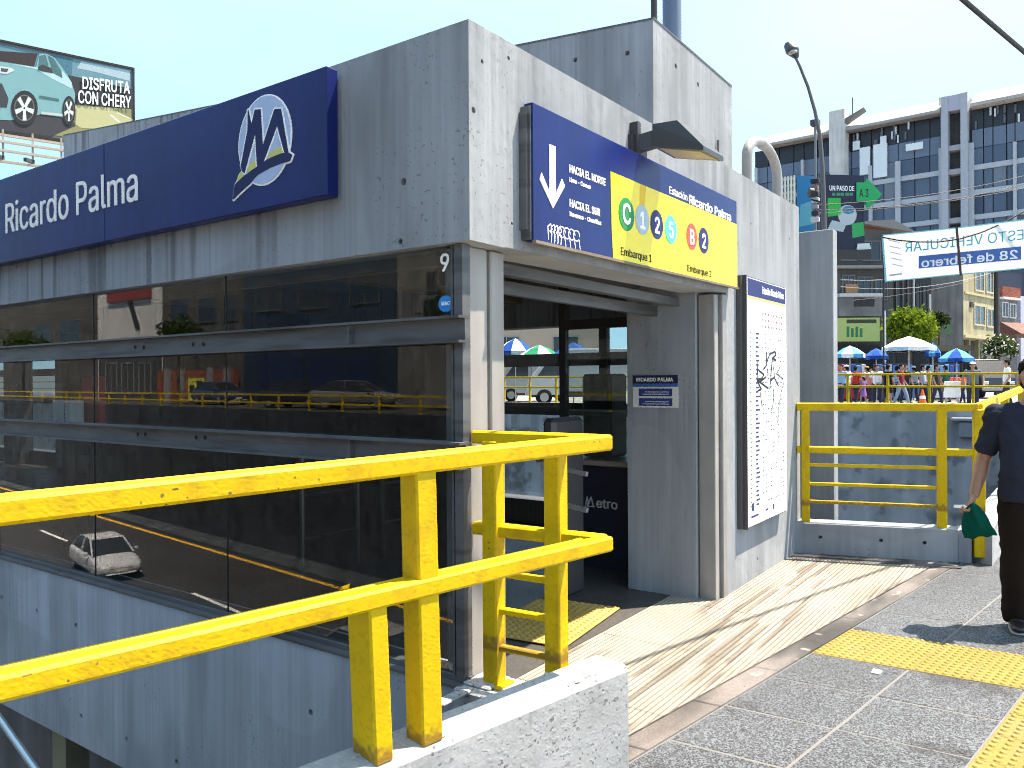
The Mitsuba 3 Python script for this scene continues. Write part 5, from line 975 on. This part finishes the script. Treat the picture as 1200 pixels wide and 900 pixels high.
add('picture', cat(pic(AF, [(1004, 286), (1018, 285), (1020, 292), (1003, 293)], .05)), 'paint', (.5, .55, .58), ad)
for s, x, y, wpx, hpx, c in (('UN PASO DE', 972, 223, 29, 5.5, WHITE), ('A 3', 1006, 231, 11, 9, (.01, .03, .02))):
    a0, z0 = AF.az(x, y); a1, _ = AF.az(x + wpx, y); _, z1 = AF.az(x, y - hpx); t = text(s, a1 - a0, z1 - z0, True, .004); add('lettering', AF.put(move(t, (a0, z0, 0)), .052 if s == 'A 3' else .002), 'paint', c, ad)
add('small_print', [AF.box(*AF.rect(975 + 5.2 * i, 226, 978.6 + 5.2 * i + (i % 2), 229.5), .001, .006) for i in range(5)], 'paint', (.04, .22, .12), ad)
add('post', [AF.box(*AF.rect(x, 203, x + 3, 470), -.2, -.07) for x in (963, 972)], 'paint', (.04, .04, .045), ad)
bb = thing('blue_banner', 'tall blue advertising banner hanging left of the arrow board', 'banner'); BF = Face(at(946, 250, 34), RGT)
add('sheet', BF.box(*BF.rect(934, 206, 957, 288), -.03, 0), 'paint', (.02, .16, .34), bb, jit=.3); add('picture', cat(pic(BF, [(938, 240), (950, 236), (956, 262), (936, 266)], .001)), 'paint', (.10, .34, .44), bb); add('picture', cat(pic(BF, [(934, 272), (957, 270), (957, 280), (934, 282)], .001)), 'paint', (.02, .22, .1), bb)
add('post', BF.box(*BF.rect(945, 288, 948, 470), -.1, -.03), 'paint', (.1, .1, .1), bb)
# banner strung across the street, seen from behind
BN = Face(at(1120, 290, 24), RGT * .93 - FWD * .36); bn = thing('street_banner', 'white cloth banner strung across the street, its blue lettering seen from behind', 'banner')
px = [(1034, 276), (1075, 272), (1120, 267.5), (1165, 262), (1216, 256), (1300, 246), (1302, 298), (1216, 313), (1165, 318), (1120, 322), (1075, 326.5), (1038, 330)]
az = [BN.az(*p) for p in px]; nq = 60; V = []; top, bot = az[:6], az[6:][::-1]
for j in range(nq + 1):
    u = j / nq * 5; i = min(int(u), 4); f = u - i
    for (a, b) in ((top[i], top[i + 1]), (bot[i], bot[i + 1])):
        V.append((a[0] + (b[0] - a[0]) * f, a[1] + (b[1] - a[1]) * f, 0))
V = np.array(V); VV = []; rowsn = 8
for j in range(nq + 1):
    for r_ in range(rowsn + 1):
        f = r_ / rowsn; p = V[2 * j] * (1 - f) + V[2 * j + 1] * f; VV.append((p[0], p[1], .012 * math.sin(j * .55 + f * 2) + .012 * math.sin(j * .17)))
Fq = []
for j in range(nq):
    for r_ in range(rowsn): A = j * (rowsn + 1) + r_; B = A + rowsn + 1; Fq += [[A, A + 1, B + 1], [A, B + 1, B]]
sheet = trimesh.Trimesh(VV, Fq, process=False); add('cloth', BN.put(sheet, 0), 'banner_cloth', (.80, .82, .82), bn, smooth=True)
def mirrored(s, x0, x1, y0, y1, hpx, c, y=.055, bold=True):     # text reading right to left, from x1 to x0, following the sag
    a0, z0 = BN.az(x0, y0); a1, z1 = BN.az(x1, y1); h_ = BN.az(x0, y0 - hpx)[1] - z0; t = text(s, a1 - a0, h_, bold, .003); v = np.asarray(t.vertices).copy(); sl = (z0 - z1) / (a1 - a0)
    v[:, 1] += z1 + sl * v[:, 0]; v[:, 0] = a1 - v[:, 0]; t.vertices = v; t.invert(); add('lettering', BN.put(t, y), 'paint', c, bn)
mirrored('IMPUESTO VEHICULAR', 1060.5, 1246, 296, 276, 11.5, (.04, .36, .44), bold=False)
add('date_band', cat(pic(BN, [(1076.5, 300.5), (1196, 289), (1196, 304.5), (1076.5, 315)], .052)), 'paint', (.06, .13, .38), bn)
mirrored('28 de febrero', 1079.5, 1192, 313.5, 303, 9.5, WHITE, .058)
add('fine_print', cat(*[pic(BN, [(1041 + i, 281 + 7 * i), (1054 + i, 284 + 7 * i), (1054 + i, 285 + 7 * i), (1041 + i, 282 + 7 * i)], .05) for i in range(5)], pic(BN, [(1042, 322), (1057, 320), (1057, 322), (1042, 324)], .05)), 'paint', (.4, .45, .5), bn)
labels.setdefault(bn + '__fine_print', {})['kind'] = 'stuff'
add('hem', cat(BN.put(extr(ribbon(top, .035), .01), .035), BN.put(extr(ribbon([az[0], az[-1]], .05), .01), .035), BN.put(extr(ribbon(bot, .03), .01), .035)), 'paint', (.22, .52, .56), bn)
add('rope', tube([at(x, y, 23.6) for x, y in ((1034, 278), (1052, 281.5), (1075, 283.5), (1100, 283.5), (1125, 280), (1150, 272.5), (1172, 263), (1215, 240))], .022, 6), 'paint', (.02, .02, .02), bn, smooth=True)
add('strap', bar(at(1121, 266, 23.5), at(1126, 323, 23.5), .09, .03), 'paint', (.05, .025, .02), bn)
a, b = at(1034, 276, 24.4), at(1036, 302, 33); add('tie', tube([at(1034, 276, 24.2), b], .02, 6), 'paint', (.02, .02, .02), bn)

# car billboard on the left
vdb = vdir(1850); CB = Face(at(156, 120, 45), vdb)
cbd = thing('car_billboard', 'large billboard with a pale turquoise car and white slogan over the roofs', 'billboard')
tl, tr_, br, blx = CB.az(-70, 38), CB.az(153.5, 81), CB.az(157, 174), CB.az(-70, 144)
z0, z1 = tr_[1] - 4.6, tr_[1]
add('board', CB.box(tl[0], 0.0, z0, z1, -.3, 0), 'paint', (.10, .115, .12), cbd)
add('frame', cat(CB.box(tl[0], .08, z1, z1 + .1, -.32, .06), CB.box(0.0, .08, z0 - .1, z1, -.32, .06), CB.box(tl[0], 0, z0 - .1, z0, -.32, .06)), 'paint', (.015, .016, .018), cbd)
def pc(poly, y, col, h=.006): return add('picture', cat(pic(CB, poly, y, h)), 'paint', col, cbd)
pc([(-70, 39), (70, 66), (153, 82), (153, 105), (80, 90), (-70, 66)], .001, (.10, .22, .28)); pc([(95, 72), (120, 77), (152, 83), (152, 95), (110, 84), (90, 80)], .008, (.30, .42, .48)); pc([(60, 64), (85, 69), (84, 90), (76, 84)], .008, (.04, .14, .2))
pc([(80, 88), (153, 104), (154, 128), (85, 122)], .008, (.02, .022, .03)); pc([(80, 122), (154, 128), (156, 171), (60, 158)], .008, (.22, .22, .10)); pc([(88, 124), (130, 127), (156, 140), (150, 152), (95, 150), (80, 140)], .015, (.42, .42, .22))
pc([(-70, 100), (60, 118), (90, 128), (88, 148), (60, 160), (-70, 143)], .015, (.035, .035, .045)); pc([(130, 134), (141, 143), (139, 144), (128, 135)], .022, (.6, .62, .5)); pc([(137, 132), (153, 139), (153, 140), (136, 133)], .022, (.6, .62, .5))
TQ = (.16, .33, .36)
pc([(-40, 70), (0, 72), (20, 75), (42, 79), (46, 63), (54, 63), (64, 68), (74, 81), (83, 95), (88, 110), (87, 130), (85, 138), (76, 138), (48, 134), (14, 141), (-30, 140)], .024, TQ); pc([(-40, 71), (0, 73), (42, 81), (60, 92), (84, 104), (84, 97), (74, 84), (50, 80), (20, 76)], .031, (.36, .53, .56))
pc([(-30, 58), (0, 60), (44, 63), (40, 78), (20, 75), (0, 72), (-30, 70)], .031, (.022, .016, .02)); pc([(46, 66), (53, 64), (57, 77), (45, 78)], .034, (.05, .14, .16)); pc([(56, 65), (63, 69), (72, 84), (73, 92), (62, 86)], .034, (.04, .12, .14)); pc([(45, 78), (50, 76), (60, 80), (62, 86), (50, 84), (44, 82)], .042, (.03, .03, .035))
pc([(0, 78), (14, 80), (17, 83), (8, 87), (0, 86)], .038, (.5, .55, .55)); pc([(1, 80), (10, 81), (8, 85), (1, 84)], .045, (.05, .06, .07)); pc([(46, 112), (69, 116), (69, 119), (46, 115)], .038, (.05, .12, .12)); pc([(48, 131), (76, 134), (76, 137), (48, 134)], .038, (.4, .45, .45)); pc([(-20, 98), (2, 98), (10, 116), (8, 126), (-20, 126)], .038, (.03, .04, .05))
for cx, cy, rx_, ry_ in ((28.5, 127, 14.5, 19), (80.5, 130, 7, 16)):
    E2 = lambda k_, n=24: [(cx + rx_ * k_ * math.cos(t), cy + ry_ * k_ * math.sin(t)) for t in np.linspace(0, 2 * math.pi, n, endpoint=False)]
    pc(E2(1.08), .045, (.012, .013, .016)); pc(E2(.82), .052, (.12, .14, .15)); pc(E2(.76), .056, (.02, .02, .024))
    for i in range(5):
        t = i * 2 * math.pi / 5 + .3; pc([(cx + rx_ * .12 * math.cos(t - 1), cy + ry_ * .12 * math.sin(t - 1)), (cx + rx_ * .78 * math.cos(t - .2), cy + ry_ * .78 * math.sin(t - .2)), (cx + rx_ * .78 * math.cos(t + .2), cy + ry_ * .78 * math.sin(t + .2)), (cx + rx_ * .12 * math.cos(t + 1), cy + ry_ * .12 * math.sin(t + 1))], .061, (.55, .62, .62))
for s, (x0, y0), (x1, y1), hpx in (('DISFRUTA', (96.5, 104), (152, 110), 13.5), ('CON CHERY', (91.5, 120.5), (153.5, 127), 14)):
    a0, zA = CB.az(x0, y0); a1, zB = CB.az(x1, y1); t = text(s, a1 - a0, CB.az(x0, y0 - hpx)[1] - zA, True, .006); v = np.asarray(t.vertices).copy(); v[:, 1] += zA + (zB - zA) * v[:, 0] / (a1 - a0); v[:, 0] += a0; t.vertices = v; add('lettering', CB.put(t, .065), 'paint', (.8, .82, .82), cbd)
for dz2, n_ in ((-.35, .5), (-.9, 1.3), (-1.35, 1.3), (-1.7, .4)): add('catwalk_rail', CB.box(tl[0], -1.0, z0 + dz2 - .12, z0 + dz2, n_, n_ + .12), 'paint', (.42, .36, .30), cbd)
for i in range(9):
    a = -1.2 - 1.3 * i; O_ = CB.O * [1, 1, 0] + CB.d * a
    add('light_arm', cat(bar(O_ + CB.n * .4 + [0, 0, z0 - 1.6], O_ + CB.n * 2.2 + [0, 0, z0 - 1.9], .07), bar(O_ + CB.n * 2.0 + [0, 0, z0 - 1.95], O_ + CB.n * 2.35 - CB.d * .4 + [0, 0, z0 - 1.95], .18)), 'paint', (.05, .05, .055), cbd)
    add('catwalk_post', CB.box(a, a + .09, z0 - 1.7, z0 - .3, 1.2, 1.3), 'paint', (.3, .27, .24), cbd)
add('mast', cyl(CB.O * [1, 1, 0] + CB.d * -9 - CB.n * .8 + [0, 0, -6], CB.O * [1, 1, 0] + CB.d * -9 - CB.n * .8 + [0, 0, z1 - .5], .5, 16), 'paint', (.3, .3, .3), cbd, smooth=50)
# ------------------------------------------------------------------ vehicles
def car(label, pos, yaw, col, L=4.5, Wd=1.76, cat_='car', name='parked_car', group=None):
    k = thing(name, label, cat_, group); s = L / 4.5; hw = Wd / 2
    def W(m): return move(m, pos, yaw)              # local: x forwards, y left
    st_ = [(-2.25, .42, .80, .72), (-2.18, .30, .98, .82), (-1.9, .22, 1.02, .88), (-1.2, .20, 1.0, .88), (0, .19, .96, .88), (1.0, .19, .93, .88), (1.6, .2, .86, .87), (2.0, .24, .76, .82), (2.2, .32, .66, .72), (2.25, .40, .58, .60)]
    V, Fc, n = [], [], 14
    for x, zb, zt, w in st_:
        for i in range(n):
            a = 2 * math.pi * i / n + math.pi / n; c, q = math.cos(a), math.sin(a); e = .45
            V.append((x * s, w * hw / .88 * math.copysign(abs(c) ** e, c), (zb + zt) / 2 + (zt - zb) / 2 * math.copysign(abs(q) ** e, q)))
    for i in range(len(st_) - 1):
        for j in range(n): A, B = i * n + j, i * n + (j + 1) % n; Fc += [[A, B + n, B], [A, A + n, B + n]]
    V += [(-2.26 * s, 0, .6), (2.26 * s, 0, .5)]
    for j in range(n): Fc += [[len(V) - 2, j, (j + 1) % n], [len(V) - 1, (len(st_) - 1) * n + (j + 1) % n, (len(st_) - 1) * n + j]]
    body = trimesh.Trimesh(V, Fc, process=False); body.fix_normals()
    add('body', W(body), 'gloss', col, k, smooth=50)
    add('greenhouse', W(hull([(-1.75 * s, y * hw * .86, .95) for y in (1, -1)] + [(-1.1 * s, y * hw * .68, 1.42) for y in (1, -1)] + [(.25 * s, y * hw * .68, 1.42) for y in (1, -1)] + [(1.15 * s, y * hw * .84, .90) for y in (1, -1)])), 'gloss', (.010, .012, .015), k)
    add('roof', W(hull([(x * s, y * hw * w, z) for x, w, z in ((-1.22, .66, 1.40), (-1.05, .67, 1.44), (.2, .67, 1.445), (.32, .66, 1.40), (-.4, .60, 1.475)) for y in (1, -1)])), 'gloss', col, k)
    for y in (1, -1):
        for (xa, za, wa), (xb, zb, wb) in (((1.17, .9, .86), (.28, 1.42, .69)), ((-1.78, .95, .87), (-1.12, 1.42, .69)), ((-.35, .95, .885), (-.38, 1.42, .695))): add('pillar', W(bar((xa * s, y * hw * wa, za), (xb * s, y * hw * wb, zb), .06, .05)), 'gloss', col, k)
        for x in (-1.35, 1.38):
            P = np.array([x * s, y * hw * .86, .31]); wh = add('wheel', W(cyl(P - [0, .1, 0], P + [0, .1, 0], .31, 20)), 'matte', (.012, .012, .013), k, smooth=40); add('rim', W(cyl(P + [0, y * .095, 0], P + [0, y * .112, 0], .2, 16)), 'metal', (.5, .5, .52), wh)
        add('headlight', W(hull([(x * s, y * w_ * hw, z) for x, w_, z in ((2.08, .62, .64), (2.16, .55, .72), (1.85, .9, .70), (1.9, .88, .80), (2.2, .5, .64))])), 'gloss', (.55, .58, .6), k); add('mirror', W(box(.85 * s, 1.02 * s, y * hw * .97, y * hw * 1.14, .92, 1.06, .03)), 'gloss', col, k)
        add('tail_light', W(box(-2.22 * s, -2.1 * s, y * hw * .55, y * hw * .85, .72, .88, .02)), 'gloss', (.35, .01, .01), k)
    add('grille', W(hull([(2.24 * s, .42, .60), (2.24 * s, -.42, .60), (2.26 * s, .38, .52), (2.26 * s, -.38, .52), (2.1 * s, .4, .6), (2.1 * s, -.4, .52)])), 'satin', (.02, .02, .022), k)
    add('bumper_strip', W(box(2.16 * s, 2.27 * s, -.55, .55, .30, .34, .01)), 'gloss', (.6, .6, .62), k); add('number_plate', W(box(2.25 * s, 2.275 * s, -.2, .2, .41, .50)), 'paint', (.6, .6, .55), k)
    return k
def mir(x, y, z): return np.array([2 * GX - x, y, z])
car('silver saloon car on the sunken road, mirrored in the lower station glass', mir(14.0, 30.2, -6.096), -math.pi / 2 + .22, (.36, .37, .39), name='moving_car')
car('grey car nearer the bridge on the sunken road, mirrored low in the station glass', mir(11.6, 12.0, -6.096), -math.pi / 2 + .1, (.22, .22, .22), name='moving_car')
q = at(418, 480, 40); car('silver car parked across the trench, mirrored in the middle glass band', mir(q[0], q[1], .2), -math.pi / 2 - .45, (.12, .125, .13))
q = at(350, 480, 43); car('black car parked behind the silver one across the trench', mir(q[0], q[1], .2), -math.pi / 2 - .2, (.02, .02, .025))
q = at(258, 474, 50); car('dark blue car parked by the brick wall across the trench', mir(q[0], q[1], .2), -math.pi / 2 + .1, (.03, .04, .08))

def small_truck(label, pos, yaw, col, name, cat_, Lb=2.6, hb=1.9):
    k = thing(name, label, cat_)
    def W(m): return move(m, pos, yaw)
    add('cab', W(hull([(x, y * .85, z) for x, z in ((0, .45), (0, 2.0), (1.0, 2.0), (1.55, 1.25), (1.75, 1.1), (1.8, .45)) for y in (1, -1)])), 'gloss', col, k)
    add('cargo_body', W(box(-Lb - .05, -.05, -.95, .95, .6, .6 + hb, .03)), 'gloss', col, k); add('chassis', W(box(-Lb, 1.6, -.7, .7, .35, .6)), 'paint', (.03, .03, .03), k)
    add('windscreen', W(hull([(1.04, y * .76, 1.95) for y in (1, -1)] + [(1.54, y * .78, 1.3) for y in (1, -1)] + [(1.0, y * .76, 1.9) for y in (1, -1)])), 'gloss', (.015, .02, .025), k)
    for y in (1, -1):
        add('side_window', W(hull([(x, y * yy, z) for x, z in ((.15, 1.3), (.15, 1.85), (.95, 1.85), (1.35, 1.3)) for yy in (.83, .857)])), 'gloss', (.015, .02, .025), k); add('bumper_light', W(box(1.72, 1.81, y * .5, y * .78, .75, .92, .02)), 'gloss', (.6, .6, .55), k)
        for x in (-Lb + .6, 1.05):
            P = np.array([x, y * .76, .35]); wh = add('wheel', W(cyl(P - [0, .11, 0], P + [0, .11, 0], .35, 18)), 'matte', (.012, .012, .013), k, smooth=40); add('rim', W(cyl(P + [0, y * .1, 0], P + [0, y * .118, 0], .2, 14)), 'metal', (.4, .4, .42), wh)
    add('bumper', W(box(1.74, 1.88, -.85, .85, .42, .62, .03)), 'satin', (.3, .3, .3), k); add('panel_badge', W(box(-.9, -.55, -.957, -.951, 1.35, 1.75)), 'paint', (.4, .18, .04), k)
    return k
q = at(664, 468, 36); small_truck('white light truck seen through the station doorway glass', (q[0], q[1], .5), 2.19, (.42, .44, .46), 'light_truck', 'truck')
q = at(622, 468, 42); small_truck('white minibus half hidden behind a mullion in the doorway view', (q[0], q[1], .5), 2.19, (.4, .42, .45), 'minibus', 'minibus', 2.2, 1.5)
q = at(1150, 468, 43); small_truck('dark parked van beside the blossom tree', (q[0], q[1], .5), -2.6, (.035, .035, .04), 'parked_van', 'van', 2.2, 1.5)
umbrella('green and white umbrella seen through the doorway glass', 632, 404, 417, 50, 38, (.02, .22, .11), (.4, .44, .46)); umbrella('navy umbrella seen through the doorway glass', 672, 401, 420, 62, 37, BL, (.02, .06, .24)); umbrella('striped blue umbrella beside the mullion in the doorway view', 604, 396, 412, 46, 40, BL, WH)
hd = thing('hoarding', 'long pale hoarding across the trench seen through the far left glass', 'fence'); add('sheet', [box(27.2, 27.3, 50 + 3 * i, 52.97 + 3 * i, .5, 2.7) for i in range(14)], 'paint', (.6, .64, .68), hd)
hs_ = thing('row_house', 'tan house with pitched boards seen through the doorway glass', 'building'); q = at(640, 430, 60); HF = Face((q[0], q[1], 0), RGT)
add('wall', HF.box(-6, 4.5, .5, 6.0, -6, 0), 'paint', (.45, .36, .28), hs_, jit=.3); window(HF, hs_, (-4, -2, 3.4, 5.0)); window(HF, hs_, (.5, 2.5, 3.4, 5.0)); add('ledge', HF.box(-6, 4.5, 2.9, 3.1, 0, .3), 'paint', (.2, .15, .12), hs_)

# ------------------------------------------------------------------ street on the left of the trench, mirrored in the glazing
r4 = thing('railing', 'yellow railing on top of the trench wall, mirrored in the station glass', 'railing')
for z in (1.02, .66): add('rail', bar((wal(-20) - .2, -20, z), (wal(80) - .2, 80, z), .07, .07), 'yellow_paint', parent=r4)
y = -4.0
while y < 62: add('post', bar((wal(y) - .2, y, .3), (wal(y) - .2, y, 1.0), .08, .08), 'yellow_paint', parent=r4); y += 2.4
LF = Face((2 * GX - 31.0, 0, 0), (0, 1)); LF.n = np.array([1.0, 0, 0])                   # house fronts facing the trench
def lf(x, y):   # plan mark of the mirrored view -> (along, up)
    r = at(x, y, 1.0) - EYE; t = (31.0 - EYE[0]) / r[0]; P = EYE + r * t; return P[1], P[2]
def lrect(x0, y0, x1, y1): (a, zt), (b, _) = lf(x0, y0), lf(x1, y1); _, zb = lf((x0 + x1) / 2, y1); _, zt = lf((x0 + x1) / 2, y0); return min(a, b), max(a, b), zb, zt
def lbox(a0, a1, z0, z1, n0, n1): return box(LF.O[0] + n0, LF.O[0] + n1, a0, a1, z0, z1)
class LFace:
    @staticmethod
    def box(a0, a1, z0, z1, n0, n1, b=0): return lbox(a0, a1, z0, z1, n0, n1)
def lhouse(name, label, x0, x1, ztop, mat, wins=(), fc=(.1, .1, .1)):
    k = thing(name, label, 'building'); a, b = lf(x0, 450)[0], lf(x1, 450)[0]; a, b = min(a, b), max(a, b)
    add('wall', lbox(a, b, .1, ztop, -9, 0), *mat[:1], mat[1] if len(mat) > 1 else None, k)
    for w in wins: window(LFace, k, lrect(*w), frame_col=fc)
    return k
hA = lhouse('white_house', 'white house with a dark painted seven on its upper wall, mirrored in the glass', 115, 191, 12, ('stucco_white',), [(124, 425, 138, 462), (143, 425, 158, 462), (163, 425, 178, 462)], (.2, .2, .2))
add('dark_base', lbox(*lrect(116, 402, 190, 470), .001, .03), 'paint', (.05, .05, .055), hA) ; add('red_sign', lbox(*lrect(128, 340, 178, 352), .01, .2), 'paint', (.2, .02, .02), hA)
a, z = lf(166, 384); t = text('7', 2.2, 3.0, True, .05); add('numeral', basis(t, (LF.O[0] + .02, a, z), (0, 1, 0), (0, 0, 1), (1, 0, 0)), 'paint', (.02, .02, .025), hA)
hB = lhouse('dark_house', 'soot dark house above a red brick yard wall, mirrored in the glass', 191, 286, 12.5, ('stucco_dark',), [(200, 350, 222, 378), (232, 348, 255, 378), (262, 345, 280, 376)])
bw_ = thing('brick_wall', 'red brick yard wall with grey piers across the trench', 'wall'); a0, a1, z0_, z1_ = lrect(192, 434, 284, 472); add('wall', lbox(a0, a1, .2, z1_, .3, .55), 'brick', parent=bw_)
add('pier', [lbox(lf(x, 450)[0] - .3, lf(x, 450)[0] + .3, .2, z1_ + .15, .56, .75) for x in (206, 222, 256, 276)], 'paint', (.2, .2, .2), bw_)
yb_ = thing('poster', 'yellow and black poster on the brick wall across the trench', 'poster'); a0, a1, z0_, z1_ = lrect(229, 443, 248, 470); add('sheet', lbox(a0, a1, z0_, z1_, .56, .6), 'paint', (.5, .5, .06), yb_); add('figure', [lbox(a0 + .2, (a0 + a1) / 2 - .1, z0_ + .2, z1_ - .2, .601, .61), lbox((a0 + a1) / 2 + .2, a1 - .2, z0_ + .5, z1_ - .5, .601, .61)], 'paint', (.02, .02, .02), yb_)
hC = lhouse('blue_garage', 'dark blue garage front with roller doors, mirrored behind the parked cars', 286, 465, 11.5, ('paint', (.02, .035, .065)), [(300, 330, 330, 365), (350, 325, 385, 362), (410, 318, 445, 356)])
add('roller_door', [lbox(*lrect(x0, 418, x1, 468), .01, .12) for x0, x1 in ((306, 356), (366, 400), (408, 440))], 'paint', (.012, .025, .075), hC)
hD = lhouse('grey_house_row', 'plain grey house at the near end of the mirrored street', 466, 560, 12.5, ('stucco_grey',), [(500, 318, 512, 342), (496, 350, 508, 374)])
hE = lhouse('long_grey_block', 'long dark block, unseen, raised to keep sky reflections out of the glass', -110, 114, 22, ('stucco_dark',), [(40, 380, 60, 410), (70, 375, 95, 405)])  # unseen block, stretched and raised to keep bright sky out of the reflection
hF = thing('near_grey_block', 'grey block across the trench nearest the bridge', 'building'); add('wall', lbox(-12, lf(561, 450)[0] - .1, .1, 13, -9, 0), 'stucco_grey', parent=hF)
for i in range(4):
    for z in (1.2, 4.6, 8.0): window(LFace, hF, (-10 + 7.5 * i, -7 + 7.5 * i, z, z + 1.8))
for i, (x, y) in enumerate(((-26.5, 22), (-27, 46), (-26, 66))): tree(['dark street tree before the blue garage across the trench', 'street tree before the brick wall across the trench', 'street tree before the white house across the trench'][i], (x, y, 4.6), (1.7, 1.7, 1.8), 900, (.03, .05, .015), (.06, .09, .03), .2, .22)
